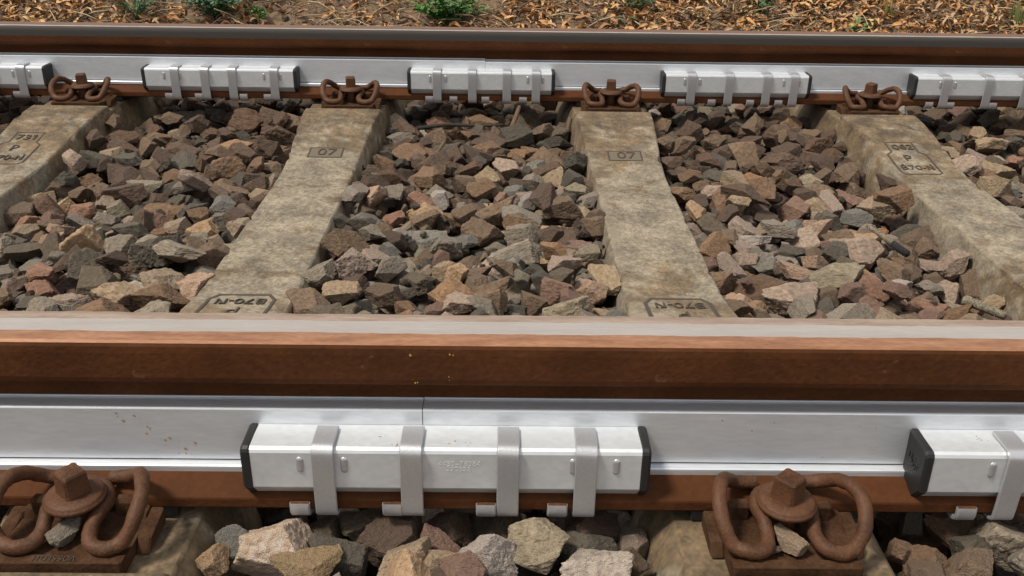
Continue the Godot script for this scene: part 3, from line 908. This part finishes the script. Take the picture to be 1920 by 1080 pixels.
func probe(x: float, z: float, r: float) -> Array:   # mean, max height and share of hand-placed stones under a footprint
	var n := int(r / CELL)
	var cx := int((x - GX0) / CELL)
	var cz := int((z - GZ0) / CELL)
	var sum := 0.0
	var top := -9.0
	var k := 0
	var kept := 0
	for j in range(-n, n + 1, 2):
		for i in range(-n, n + 1, 2):
			if i * i + j * j > n * n: continue
			var xx := cx + i
			var zz := cz + j
			if xx < 0 or zz < 0 or xx >= NX or zz >= NZ: continue
			var c := zz * NX + xx
			sum += H[c]
			top = maxf(top, H[c])
			if owner_of[c] == -2 or (owner_of[c] >= 0 and dropped[owner_of[c]].kept): kept += 1
			k += 1
	return [sum / maxi(k, 1), top, float(kept) / maxi(k, 1)]

func drop(x: float, z: float, size: Vector3, yaw: float, tilt: Vector2, tint: String, kept: bool, sink := 0.3, crest := 9.0) -> void:
	var r := minf(size.x, size.z) * 0.5
	var p := probe(x, z, r * 0.85)
	var y: float = lerpf(p[0], p[1], 0.45) + size.y * (0.5 - sink * 0.5)
	if crest < 1.0: y = crest - size.y * 0.5
	elif z > 0.0: y = minf(y, -0.157 - size.y * 0.46 + maxf(0.0, z - 0.055) * 0.8)   # stones keep clear of the rail foot and the clamps
	var b := Basis(Vector3.UP, yaw) * Basis(Vector3.RIGHT, tilt.x) * Basis(Vector3.BACK, tilt.y)
	var id := dropped.size()
	dropped.append({"pos": Vector3(x, y, z), "basis": b, "size": size, "tint": tint, "kept": kept, "seen": 0})
	var ca := cos(yaw)
	var sa := sin(yaw)
	var n := int(maxf(size.x, size.z) * 0.5 / CELL) + 1
	var cx := int((x - GX0) / CELL)
	var cz := int((z - GZ0) / CELL)
	for j in range(-n, n + 1):
		for i in range(-n, n + 1):
			var xx := cx + i
			var zz := cz + j
			if xx < 0 or zz < 0 or xx >= NX or zz >= NZ: continue
			var dx := i * CELL
			var dz := j * CELL
			var u := (dx * ca - dz * sa) / (size.x * 0.5)
			var w := (dx * sa + dz * ca) / (size.z * 0.5)
			var q := u * u + w * w
			if q >= 1.0: continue
			var top := y + size.y * 0.44 * pow(1.0 - q, 0.35)
			var c := zz * NX + xx
			if top > H[c]:
				H[c] = top
				owner_of[c] = id

func pick_tint(x: float, z: float) -> String:
	var r := rng.randf()
	var brown := smoothstep(-0.7, -1.25, z) * (0.9 if x < 1.0 else 0.7)
	if absf(z) < 0.09: brown = maxf(brown, 0.6)
	if rng.randf() < brown:
		return ["darkbrown", "darkbrown", "brown", "darkbrown", "dark", "brown"][rng.randi() % 6]
	if x > 0.35 and r < 0.35: return ["pink", "red", "brown", "tan", "brown", "pink"][rng.randi() % 6]
	if x < -0.35 and r < 0.4: return ["dark", "grey", "brown", "darkbrown"][rng.randi() % 4]
	return ["grey", "grey", "dark", "brown", "darkbrown", "tan", "pink", "red", "blue", "lichen", "grey", "pinkgrey", "brown", "brown", "dark"][rng.randi() % 15]

func fill(below: float, tries: int) -> void:
	var misses := 0
	for t in tries:
		var best := Vector3.ZERO
		var gap := 0.0
		var r := rng.randf()
		var s := lerpf(0.026, 0.05, rng.randf()) if r < 0.74 else lerpf(0.05, 0.074, rng.randf())
		for k in 9:
			var x := rng.randf_range(GX0 + 0.05, GX0 + NX * CELL - 0.05)
			var z := rng.randf_range(GZ0 + 0.04, GZ0 + NZ * CELL - 0.04)
			if over_sleeper(x, z, 0.012): continue
			var g := level(x, z) - below - H[cell_at(x, z)]
			if g > gap:
				gap = g
				best = Vector3(x, 0, z)
		if gap <= 0.012:
			misses += 1
			if misses > 260: return
			continue
		var p := probe(best.x, best.z, s * 0.42)
		if p[2] > 0.22: s *= 0.6
		p = probe(best.x, best.z, s * 0.42)
		if p[2] > 0.4: continue
		var size := Vector3(s * rng.randf_range(0.95, 1.3), s * rng.randf_range(0.48, 0.8), s * rng.randf_range(0.65, 1.0))
		drop(best.x, best.z, size, rng.randf() * TAU, Vector2(rng.randfn() * 0.28, rng.randfn() * 0.28), pick_tint(best.x, best.z), false)

func make_ballast() -> void:
	H.resize(NX * NZ)
	owner_of.resize(NX * NZ)
	owner_of.fill(-1)
	for j in NZ:
		for i in NX:
			var x := GX0 + i * CELL
			var z := GZ0 + j * CELL
			var h := -0.30
			if z < -1.75: h = minf(level(x, z) - 0.05, bank_y(x, z))
			for s in SLEEPERS:
				var dx := absf(x - s)
				if dx < 0.152:
					var top := sleeper_top(z)
					if dx <= sleeper_half(z, top): h = top
					else:
						var lo := -0.365
						var hi := top
						for it in 6:
							var m := (lo + hi) * 0.5
							if sleeper_half(z, m) > dx: lo = m
							else: hi = m
						h = maxf(h, lo)
					if h > -0.26: owner_of[j * NX + i] = -3
			H[j * NX + i] = h
	fill(0.04, 9000)
	for line in STONES:
		for item in line.split(";"):
			var w: PackedStringArray = item.strip_edges().split(" ")
			if w.size() < 5: continue
			var sx := float(w[3])
			var sh := clampf(float(w[4]), sx * 0.5, sx * 0.95)
			var grow := 1.0 if float(w[2]) > 0.0 else 0.97
			sx *= grow
			sh *= grow
			var crest := float(w[5]) if w.size() > 5 else 9.0
			drop(float(w[1]), float(w[2]), Vector3(sx * 1.0, sh * 1.0, sx * rng.randf_range(0.7, 0.9)), rng.randf_range(-0.35, 0.35), Vector2(rng.randf_range(-0.1, 0.3), rng.randfn() * 0.16), w[0], true, 0.15, crest)
	fill(0.008, 9000)
	for c in owner_of:
		if c >= 0: dropped[c].seen += 1
	for k in 3800:   # fines between the stones
		var x := rng.randf_range(-1.5, 1.6)
		var z := rng.randf_range(-1.45, 0.2)
		if over_sleeper(x, z, 0.004): continue
		var sz := 0.005 + 0.013 * pow(rng.randf(), 2.0)
		var y := H[cell_at(x, z)]
		if y > level(x, z) - 0.014: continue
		dropped.append({"pos": Vector3(x, y, z), "basis": Basis.from_euler(Vector3(rng.randf() * 3.0, rng.randf() * 6.0, rng.randf() * 3.0)), "size": Vector3(sz * 1.3, sz * 0.8, sz), "tint": pick_tint(x, z), "kept": false, "seen": 0})
	# beds: one per bay between two sleepers
	var bounds := [-9.0, SLEEPERS[0], SLEEPERS[1], SLEEPERS[2], SLEEPERS[3], 9.0]
	var names := ["ballast stones left of the leftmost sleeper", "dark ballast stones between the first and second sleeper from the left", "mixed grey and red ballast stones between the two middle sleepers", "pinkish brown ballast stones between the third sleeper and the rightmost sleeper", "ballast stones right of the rightmost sleeper"]
	var cam := get_node("Camera3D") as Camera3D
	var inv := cam.global_transform.affine_inverse()
	for b in 5:
		var bed := thing("ballast_bed", names[b], "ballast", Vector3((maxf(bounds[b], -1.6) + minf(bounds[b + 1], 1.7)) * 0.5, -0.3, -0.75), "", "structure")
		var mine := []
		for s in dropped:
			if s.pos.x >= bounds[b] and s.pos.x < bounds[b + 1]: mine.append(s)
		for s in mine:
			var q: Vector3 = inv * s.pos
			var fx := absf(q.x / q.z) * 1790.7 / 960.0
			var fy := absf(q.y / q.z) * 1790.7 / 540.0
			if fx > 1.06 or fy > 1.1: s.seen = 0
			if s.pos.z < -1.57 and s.pos.z > -1.88: s.seen = 0
			if s.kept: s.seen += 500
		mine.sort_custom(func(p, q): return p.seen > q.seen)
		var rest := []
		var k := 0
		for s in mine:
			if k < 295 and s.seen > 6:
				var o := part("stone", rock_meshes[rng.randi() % rock_meshes.size()], rock_mats[s.tint][rng.randi() % 3], bed)
				o.transform = Transform3D(s.basis * Basis(Vector3.UP, rng.randi_range(0, 1) * PI) * Basis.from_scale(s.size), s.pos - bed.position)
				k += 1
			else: rest.append(s)
		var mm := MultiMesh.new()
		mm.transform_format = MultiMesh.TRANSFORM_3D
		mm.use_colors = true
		mm.mesh = rock_low[0]
		mm.instance_count = rest.size()
		for i in rest.size():
			var s: Dictionary = rest[i]
			mm.set_instance_transform(i, Transform3D(s.basis * Basis.from_scale(s.size), s.pos - bed.position))
			mm.set_instance_color(i, TINTS[s.tint])
		var mi := MultiMeshInstance3D.new()
		mi.name = "lower_stones"
		mi.multimesh = mm
		mi.material_override = M.rock_mass
		mi.set_meta("kind", "stuff")
		bed.add_child(mi, true)
		print("bed ", b, " stones ", k, " rest ", rest.size())

# ---------------------------------------------------------------- bank, leaves, plants
func bank_y(x: float, z: float) -> float:
	var y := -0.33
	if z < -1.72:
		y = lerpf(-0.33, -0.15, smoothstep(-1.72, -1.98, z))
		if z < -1.95: y += (-1.95 - z) * 0.34 if z > -5.0 else 3.05 * 0.34 + (-5.0 - z) * 0.03
		y += 0.03 * bump.get_noise_2d(x * 30.0, z * 30.0) + 0.012 * bump.get_noise_2d(x * 160.0, z * 160.0) + 0.006 * bump.get_noise_2d(x * 500.0, z * 500.0)
	return y

func make_ground() -> void:
	var build := func(xs: Array, zs: Array, drop_: Callable) -> ArrayMesh:
		var v := PackedVector3Array()
		var idx := PackedInt32Array()
		for z in zs:
			for x in xs: v.append(Vector3(x, bank_y(x, z) - drop_.call(x, z), z))
		var n := xs.size()
		for j in zs.size() - 1:
			for i in n - 1:
				var a := j * n + i
				idx.append_array([a, a + 1, a + n + 1, a, a + n + 1, a + n])
		return mesh_from(v, idx, true)
	var xs := []
	var zs := []
	for i in 161: xs.append(-2.8 + i * 0.036)
	for j in 46: zs.append(-3.5 + j * 0.04)
	var bank := thing("embankment", "brown earth bank behind the far rail, strewn with dead leaves", "bank", Vector3.ZERO, "", "structure")
	part("earth", build.call(xs, zs, func(_x, _z): return 0.0), M.earth, bank)
	var gx := [-60.0, -20.0, -8.0, -4.0, -2.8, -1.9, -1.0, 0.0, 1.0, 1.9, 2.96, 4.0, 8.0, 20.0, 60.0]
	var gz := [-60.0, -30.0, -12.0, -7.0, -5.0, -4.2, -3.5, -3.0, -2.5, -2.1, -1.9, -1.7, -1.5, -1.0, -0.5, 0.0, 0.6, 2.0, 6.0, 20.0, 60.0]
	var g := part("ground", build.call(gx, gz, func(x, z): return 0.05 if absf(x) < 2.9 and z > -3.4 and z < -1.7 else 0.0), M.bed, self)
	tag(g, "bare brown ground under and around the track", "", "", "structure")
	# dead leaves
	var leaf_meshes := []
	for k in 5:
		var v := PackedVector3Array()
		var idx := PackedInt32Array()
		var curl := 0.8 + 0.65 * k
		var wd: float = [0.13, 0.17, 0.1, 0.19, 0.12][k]
		for i in 7:
			var t := i / 6.0
			var w: float = wd * pow(sin(PI * clampf(t * 0.94 + 0.04, 0, 1)), 0.8)
			var bend := (t - 0.5) * curl
			var c := Vector3(sin(bend) / curl, (cos(bend) - 1.0) / curl + 0.05 * sin(t * 9.0 + k), 0.06 * sin(t * 5.0 + k * 2.0))
			for s in [-1.0, 0.0, 1.0]:
				v.append(c + Vector3(0, absf(s) * w * (0.55 + 0.12 * k) + 0.02 * sin(t * 11.0 + s * 2.0), s * w * 0.75))
		for i in 6:
			for s in 2:
				var a := i * 3 + s
				idx.append_array([a, a + 1, a + 4, a, a + 4, a + 3])
		leaf_meshes.append(mesh_from(v, idx, true))
	var cover := func(x: float) -> float:
		var a := smoothstep(-0.15, 0.25, x) + (1.0 - smoothstep(-1.25, -0.95, x)) + 0.35 * smoothstep(-0.95, -0.75, x) * (1.0 - smoothstep(-0.65, -0.55, x)) + 0.3
		return clampf(a * (0.75 + 0.9 * bump.get_noise_1d(x * 120.0)), 0.04, 1.0)
	var single := 0
	var mass := [[], [], [], [], []]
	for t in 28000:
		var x := rng.randf_range(-2.3, 2.5)
		var z := rng.randf_range(-3.0, -1.97)
		if rng.randf() > cover.call(x): continue
		var s := rng.randf_range(0.03, 0.056) if t % 3 > 0 else rng.randf_range(0.01, 0.03)
		var pos := Vector3(x, bank_y(x, z) + rng.randf_range(0.004, 0.034), z)
		var basis_ := Basis.from_euler(Vector3(rng.randfn() * 0.6, rng.randf() * TAU, rng.randfn() * 0.45)) * Basis.from_scale(Vector3.ONE * s)
		var k := rng.randi() % 5
		var px := absf(x) * 0.62 < 1.0
		if single < 290 and z > -2.24 and z < -2.0 and px and t % 3 > 0 and s > 0.034:
			var o := part("dead_leaf", leaf_meshes[k], M[["leaf_a", "leaf_b", "leaf_c", "leaf_b", "leaf_d"][rng.randi() % 5]], bank)
			o.transform = Transform3D(basis_, pos)
			single += 1
		else: mass[k].append([Transform3D(basis_, pos), [Color(0.54, 0.28, 0.1), Color(0.38, 0.18, 0.065), Color(0.6, 0.38, 0.17), Color(0.2, 0.11, 0.06), Color(0.4, 0.27, 0.16)][rng.randi() % 5]])
	var all := []
	for k in 5: all.append_array(mass[k])
	scatter("leaf_litter", leaf_meshes[1], all, M.litter, bank)
	# dry straw and thin twigs
	var stem := []
	for i in 5: stem.append(Vector3(i / 4.0 - 0.5, 0.05 * sin(i * 1.3), 0.03 * cos(i * 2.1)))
	var straw := tube(stem, [0.012, 0.005], 4)
	var sticks := []
	for t in 8000:
		var x := rng.randf_range(-2.3, 2.5)
		var z := rng.randf_range(-2.9, -1.97)
		if rng.randf() > 0.35 + 0.5 * absf(bump.get_noise_2d(x * 40.0 + 500.0, z * 40.0)): continue
		var pos := Vector3(x, bank_y(x, z) + rng.randf_range(0.0, 0.03), z)
		sticks.append([Transform3D(Basis.from_euler(Vector3(rng.randfn() * 0.3, rng.randf() * TAU, rng.randfn() * 0.35)) * Basis.from_scale(Vector3.ONE * rng.randf_range(0.06, 0.2)), pos), [Color(0.36, 0.26, 0.14), Color(0.2, 0.14, 0.08), Color(0.12, 0.08, 0.05), Color(0.45, 0.36, 0.22)][rng.randi() % 4]])
	scatter("dry_straw", straw, sticks, M.litter, bank)
	# clods and crumbs of earth
	var clods := []
	for t in 1500:
		var x := rng.randf_range(-2.0, 2.2)
		var z := rng.randf_range(-2.7, -1.97)
		var s := 0.006 + 0.02 * pow(rng.randf(), 3.0)
		clods.append([Transform3D(Basis.from_euler(Vector3(rng.randf() * 3, rng.randf() * 3, rng.randf() * 3)) * Basis.from_scale(Vector3(s * 1.3, s, s)), Vector3(x, bank_y(x, z) + s * 0.2, z)), [Color(0.16, 0.105, 0.06), Color(0.22, 0.15, 0.09), Color(0.11, 0.075, 0.045)][rng.randi() % 3]])
	scatter("earth_crumbs", rock_low[0], clods, M.litter, bank)

func scatter(called: String, mesh: Mesh, list: Array, m: Material, parent: Node) -> void:
	var mm := MultiMesh.new()
	mm.transform_format = MultiMesh.TRANSFORM_3D
	mm.use_colors = true
	mm.mesh = mesh
	mm.instance_count = list.size()
	for i in list.size():
		mm.set_instance_transform(i, list[i][0])
		mm.set_instance_color(i, list[i][1])
	var o := MultiMeshInstance3D.new()
	o.name = called
	o.multimesh = mm
	o.material_override = m
	o.set_meta("kind", "stuff")
	parent.add_child(o, true)

func leaflet(st: SurfaceTool, at: Vector3, dir: Vector3, up: Vector3, length: float, width: float) -> void:
	var side := dir.cross(up).normalized()
	var nrm := side.cross(dir).normalized()
	var pts := []
	for i in 5:
		var t := i / 4.0
		var c := at + dir * length * t + nrm * length * (-0.25 * t * t)
		var w: float = width * 0.5 * [0.25, 0.85, 1.0, 0.75, 0.1][i]
		pts.append([c + side * w + nrm * w * 0.3, c, c - side * w + nrm * w * 0.3])
	for i in 4:
		for s in 2:
			for p in [pts[i][s], pts[i + 1][s], pts[i + 1][s + 1], pts[i][s], pts[i + 1][s + 1], pts[i][s + 1]]: st.add_vertex(p)

func weed(called: String, label: String, x: float, z: float, radius: float, height: float, stems: int, per: int, leaf: Vector2, m: Material, group := "") -> void:
	var o := thing(called, label, "plant", Vector3(x, bank_y(x, z), z), group)
	var st := SurfaceTool.new()
	st.begin(Mesh.PRIMITIVE_TRIANGLES)
	var stalk := SurfaceTool.new()
	for s in stems:
		var a := rng.randf() * TAU
		var tip := Vector3(cos(a) * radius * rng.randf_range(0.3, 1.0), height * rng.randf_range(0.5, 1.0), sin(a) * radius * rng.randf_range(0.3, 0.9))
		var path := []
		for i in 6:
			var t := i / 5.0
			path.append(Vector3(tip.x * pow(t, 1.2), tip.y * sin(t * 1.4) / sin(1.4), tip.z * t))
		stalk.append_from(tube(path, [0.0013, 0.0006], 5), 0, Transform3D())
		for k in per:
			var t := rng.randf_range(0.25, 1.0)
			var c: Vector3 = (path[0] as Vector3).lerp(path[5], t)
			c.y = tip.y * sin(t * 1.4) / sin(1.4)
			var d := Vector3(rng.randfn(), rng.randf_range(-0.2, 0.7), rng.randfn()).normalized()
			leaflet(st, c, d, Vector3.UP, leaf.x * rng.randf_range(0.6, 1.15), leaf.y * rng.randf_range(0.7, 1.1))
	st.generate_normals()
	part("foliage", st.commit(), m, o)
	part("stem", stalk.commit(), m, o)

func grass_tuft(label: String, x: float, z: float, n: int, height: float, m: Material) -> void:
	var o := thing("grass_tuft", label, "grass", Vector3(x, bank_y(x, z), z))
	var st := SurfaceTool.new()
	st.begin(Mesh.PRIMITIVE_TRIANGLES)
	for k in n:
		var a := rng.randf() * TAU
		var d := Vector3(cos(a) * 0.4, 1.0, sin(a) * 0.4).normalized()
		leaflet(st, Vector3(cos(a), 0, sin(a)) * rng.randf() * 0.015, d, Vector3(cos(a), -0.2, sin(a)), height * rng.randf_range(0.5, 1.0), 0.0045)
	st.generate_normals()
	part("blades", st.commit(), m, o)

func make_plants() -> void:
	weed("weed", "bright green leafy weed at the middle of the top edge behind the far rail", -0.105, -2.12, 0.125, 0.09, 36, 11, Vector2(0.024, 0.016), M.green_bright, "weeds on the bank")
	weed("weed", "large blue-green weed on the bank above the second far damper from the left", -0.79, -2.12, 0.14, 0.11, 36, 11, Vector2(0.02, 0.013), M.green_blue, "weeds on the bank")
	weed("weed", "sparse feathery blue-green weed left of the larger blue-green weed", -1.02, -2.12, 0.11, 0.1, 22, 10, Vector2(0.017, 0.009), M.green_blue, "weeds on the bank")
	weed("weed", "tiny green weed low against the rail right of the large blue-green weed", -0.655, -2.08, 0.05, 0.045, 10, 8, Vector2(0.013, 0.009), M.green_bright, "weeds on the bank")
	weed("weed", "dark green long-leaved plant among the dead leaves right of the middle", 0.45, -2.17, 0.075, 0.075, 12, 6, Vector2(0.035, 0.011), M.green_dark, "weeds on the bank")
	weed("weed", "two dark green leaves standing alone close behind the far rail", 0.40, -2.07, 0.025, 0.04, 3, 2, Vector2(0.03, 0.016), M.green_dark, "weeds on the bank")
	weed("weed", "small dark weed at the top edge on the thick leaf pile", 0.83, -2.19, 0.045, 0.06, 8, 6, Vector2(0.024, 0.013), M.green_dark, "weeds on the bank")
	weed("weed", "green blades of a seedling low behind the rail on the right", 1.10, -2.08, 0.055, 0.045, 7, 5, Vector2(0.03, 0.009), M.green_bright, "weeds on the bank")
	grass_tuft("pale green grass tuft near the top right corner", 1.56, -2.11, 34, 0.1, M.green_pale)
	grass_tuft("thin pale grass tuft among leaves left of the top right grass tuft", 1.19, -2.14, 14, 0.07, M.green_pale)

func stick(called: String, label: String, pts: Array, r, m: Material, category := "stick") -> MeshInstance3D:
	var o := part(called, tube(catmull(pts, 4), r, 7, 0.0006), m, self)
	tag(o, label, category)
	return o

func ground_h(x: float, z: float) -> float: return H[cell_at(x, z)]

func make_debris() -> void:
	var s := thing("broken_stick", "pale stick with a charred end lying on the stones left of the rightmost sleeper", "stick", Vector3(0.694, ground_h(0.694, -0.70), -0.70))
	part("pale_end", tube([Vector3(-0.021, 0.026, -0.047), Vector3(-0.008, 0.022, -0.015), Vector3(0.002, 0.018, 0.012)], [0.0035, 0.006], 8, 0.0008), M.pale_wood, s)
	part("charred_end", tube([Vector3(0.002, 0.018, 0.012), Vector3(0.008, 0.015, 0.026), Vector3(0.016, 0.012, 0.042)], [0.0058, 0.0065], 8, 0.002), M.char, s)
	stick("bark_strip", "long dark curved bark strip under the middle far damper", [Vector3(-0.14, ground_h(-0.14, -1.38) + 0.012, -1.385), Vector3(-0.07, maxf(ground_h(-0.07, -1.36), ground_h(-0.09, -1.37)) + 0.012, -1.365), Vector3(0.0, maxf(ground_h(0.0, -1.34), ground_h(0.02, -1.34)) + 0.012, -1.34), Vector3(0.055, ground_h(0.055, -1.3) + 0.006, -1.30)], [0.0045, 0.003], M.bark)
	stick("wood_splinter", "upright wood splinter under the middle far damper, right of the bark strip", [Vector3(0.075, ground_h(0.075, -1.30) - 0.004, -1.30), Vector3(0.085, ground_h(0.075, -1.30) + 0.016, -1.325), Vector3(0.092, ground_h(0.075, -1.30) + 0.03, -1.35)], [0.006, 0.004], M.wood)
	stick("wood_splinter", "short wood splinter behind the bark strip under the middle far damper", [Vector3(-0.022, -0.2, -1.37), Vector3(-0.028, -0.18, -1.39)], [0.004, 0.003], M.wood)
	stick("wood_splinter", "pale wood splinter leaning beside the third sleeper under the far rail", [Vector3(0.19, -0.235, -1.33), Vector3(0.2, -0.2, -1.345), Vector3(0.208, -0.175, -1.37)], [0.006, 0.005], M.straw)
	stick("wood_chip", "small orange wood chip on the stones of the middle bay near the far rail", [Vector3(-0.08, ground_h(-0.075, -1.16) + 0.006, -1.14), Vector3(-0.066, ground_h(-0.075, -1.16) + 0.02, -1.175)], [0.003, 0.0045], M.wood, "wood chip")
	stick("dry_stalk", "thin dry stalk at the foot of the left sleeper, close behind the near rail", [Vector3(-0.40, ground_h(-0.4, -0.44) + 0.002, -0.46), Vector3(-0.375, ground_h(-0.4, -0.44) + 0.014, -0.42), Vector3(-0.36, ground_h(-0.4, -0.44) + 0.02, -0.40)], [0.0018, 0.001], M.straw, "stalk")
	stick("wood_piece", "flat tan wood piece beside the right sleeper just behind the near rail", [Vector3(0.725, ground_h(0.745, -0.46) + 0.014, -0.485), Vector3(0.745, ground_h(0.745, -0.46) + 0.012, -0.465), Vector3(0.768, ground_h(0.745, -0.46) + 0.008, -0.445)], [0.008, 0.006], M.pale_wood, "wood piece")
	# dabs of yellow paint on the near rail, dried mud on the shields
	var rail := get_node("rail")
	for c in [[-0.0215, -0.0115, 0.003], [0.0125, -0.0105, 0.0022], [0.0155, -0.0112, 0.0016], [0.0115, -0.0325, 0.0018], [0.0118, -0.036, 0.0014], [-0.018, -0.039, 0.0022], [-0.016, -0.0385, 0.0015], [-0.02, -0.0355, 0.0012]]:
		var o := part("paint_dab", rock_low[0], M.yellow, rail)
		o.position = Vector3(c[0], c[1], 0.0343)
		o.scale = Vector3(c[2] * 0.8, c[2] * 0.9, 0.0006)
	var shields := [get_node("rail_shield"), get_node("rail_shield_001")]
	for k in 44:
		var left := k < 34
		var o := part("mud_speck", rock_low[0], M.mud, shields[0 if left else 1])
		var t := rng.randf()
		var r := 0.0006 + 0.0028 * pow(rng.randf(), 3.0)
		var px := lerpf(-0.285, -0.225, t) + rng.randfn() * 0.006 if left else rng.randf_range(0.2, 0.42)
		o.position = Vector3(px, (lerpf(-0.078, -0.116, t) if left else lerpf(-0.075, -0.12, t)) + rng.randfn() * 0.004, 0.0282)
		o.scale = Vector3(r * 1.2, r, 0.0004)
	# rust spots on the near damper boxes
	for c in [["rail_damper", -0.045, 0.06], ["rail_damper", 0.004, 0.058], ["rail_damper", 0.02, 0.06], ["rail_damper", -0.06, 0.05], ["rail_damper_001", -0.09, 0.057], ["rail_damper_001", -0.12, 0.045]]:
		for k in 5:
			var o := part("rust_spot", rock_low[0], M.mud if k % 2 == 0 else M.rust_clip, get_node(c[0]))
			var r := 0.0005 + 0.0016 * pow(rng.randf(), 2.0)
			o.position = Vector3(c[1] + rng.randfn() * 0.004, 0.0034, c[2] + rng.randfn() * 0.003 - 0.004)
			o.scale = Vector3(r * 1.5, 0.0003, r)
	# small stones that lie on the guide plates of the near rail
	var spots := [[-0.311, 0.108, 0.026, "grey", "small grey stone chip on the left near rail clip plate"], [0.303, 0.112, 0.027, "tan", "tan stone chip under the screw of the right near rail clip"], [0.287, 0.119, 0.013, "brown", "tiny brown stone chip on the front of the right near clip plate"]]
	for c in spots:
		var o := part("stone_chip", rock_meshes[rng.randi() % 20], rock_mats[c[3]][0], self)
		o.transform = Transform3D(Basis(Vector3.UP, rng.randf() * 6.0) * Basis.from_scale(Vector3(c[2] * 1.3, c[2] * 0.6, c[2] * 0.8)), Vector3(c[0], -0.152 + c[2] * 0.27, c[1]))
		tag(o, c[4], "stone")

# ---------------------------------------------------------------- scene
func _ready() -> void:
	rng.seed = 20240611
	bump.seed = 5
	bump.frequency = 0.05
	bump.fractal_octaves = 3
	# camera
	var cam := Camera3D.new()
	cam.name = "Camera3D"
	add_child(cam)
	cam.transform = Transform3D(Basis(Vector3(0.999897, 0.013319, 0.005339), Vector3(-0.009819, 0.906411, -0.422282), Vector3(-0.010464, 0.422186, 0.906449)).orthonormalized(), Vector3(0.057, 0.3898, 0.7566))
	cam.fov = 33.562
	cam.near = 0.02
	cam.far = 300.0
	cam.current = true
	# bright overcast sky
	var env := Environment.new()
	var sky := Sky.new()
	var sm := ProceduralSkyMaterial.new()
	sm.sky_top_color = Color(0.90, 0.91, 0.93)
	sm.sky_horizon_color = Color(0.98, 0.96, 0.93)
	sm.sky_curve = 0.2
	sm.ground_bottom_color = Color(0.2, 0.16, 0.12)
	sm.ground_horizon_color = Color(0.35, 0.3, 0.25)
	sm.sun_angle_max = 0.0
	sky.sky_material = sm
	env.background_mode = Environment.BG_SKY
	env.sky = sky
	env.background_energy_multiplier = 0.75
	env.tonemap_mode = Environment.TONE_MAPPER_LINEAR
	env.tonemap_exposure = 1.3
	env.sdfgi_enabled = true
	env.ssao_enabled = true
	env.ssil_enabled = true
	var we := WorldEnvironment.new()
	we.name = "WorldEnvironment"
	we.environment = env
	add_child(we)
	var sun := DirectionalLight3D.new()
	sun.name = "Sun"
	sun.light_color = Color(1.0, 0.965, 0.91)
	sun.light_energy = 1.05
	sun.light_angular_distance = 11.0
	sun.shadow_enabled = true
	add_child(sun)
	sun.look_at_from_position(Vector3(-1.6, 3.0, 0.6), Vector3.ZERO)

	make_materials()
	make_rocks()
	make_ground()
	make_sleepers()
	make_ballast()
	make_rail(0.0, "near rail with a bright running band and orange rust on its front corner", true)
	make_rail(FAR_Z, "far rail at the top, brown on top with a grey worn inner face", false)
	make_shield(-2.6, -0.0135, 0.0, 0.0, "aluminium shield along the near rail left of its joint, with brown splash marks")
	make_shield(-0.0128, 2.6, 0.0, 0.0002, "aluminium shield along the near rail right of its joint")
	make_shield(-2.9, 0.0126, FAR_Z, 0.0022, "aluminium shield along the far rail left of its joint, standing a little higher")
	make_shield(0.0132, 2.9, FAR_Z, 0.0, "aluminium shield along the far rail right of its joint")
	make_dampers()
	make_fastening(-0.308, 0.0, 0.86, 0.0, "large rusty clip at the bottom left on the near rail, with lettered plate", "VOSSLOH")
	make_fastening(0.305, 0.0, 0.74, 0.0, "large rusty clip at the bottom right on the near rail, tan stone under its screw", "")
	make_fastening(-0.903, FAR_Z, 0.25, 0.02, "small rusty clip on the far rail at the leftmost sleeper", "")
	make_fastening(-0.2925, FAR_Z, 0.2, 0.0, "small rusty clip on the far rail at the second sleeper from the left", "")
	make_fastening(0.302, FAR_Z, -0.12, 0.0, "small rusty clip on the far rail at the third sleeper from the left", "")
	make_fastening(0.898, FAR_Z, 0.7, 0.0, "small rusty clip on the far rail at the rightmost sleeper", "")
	make_plants()
	make_debris()
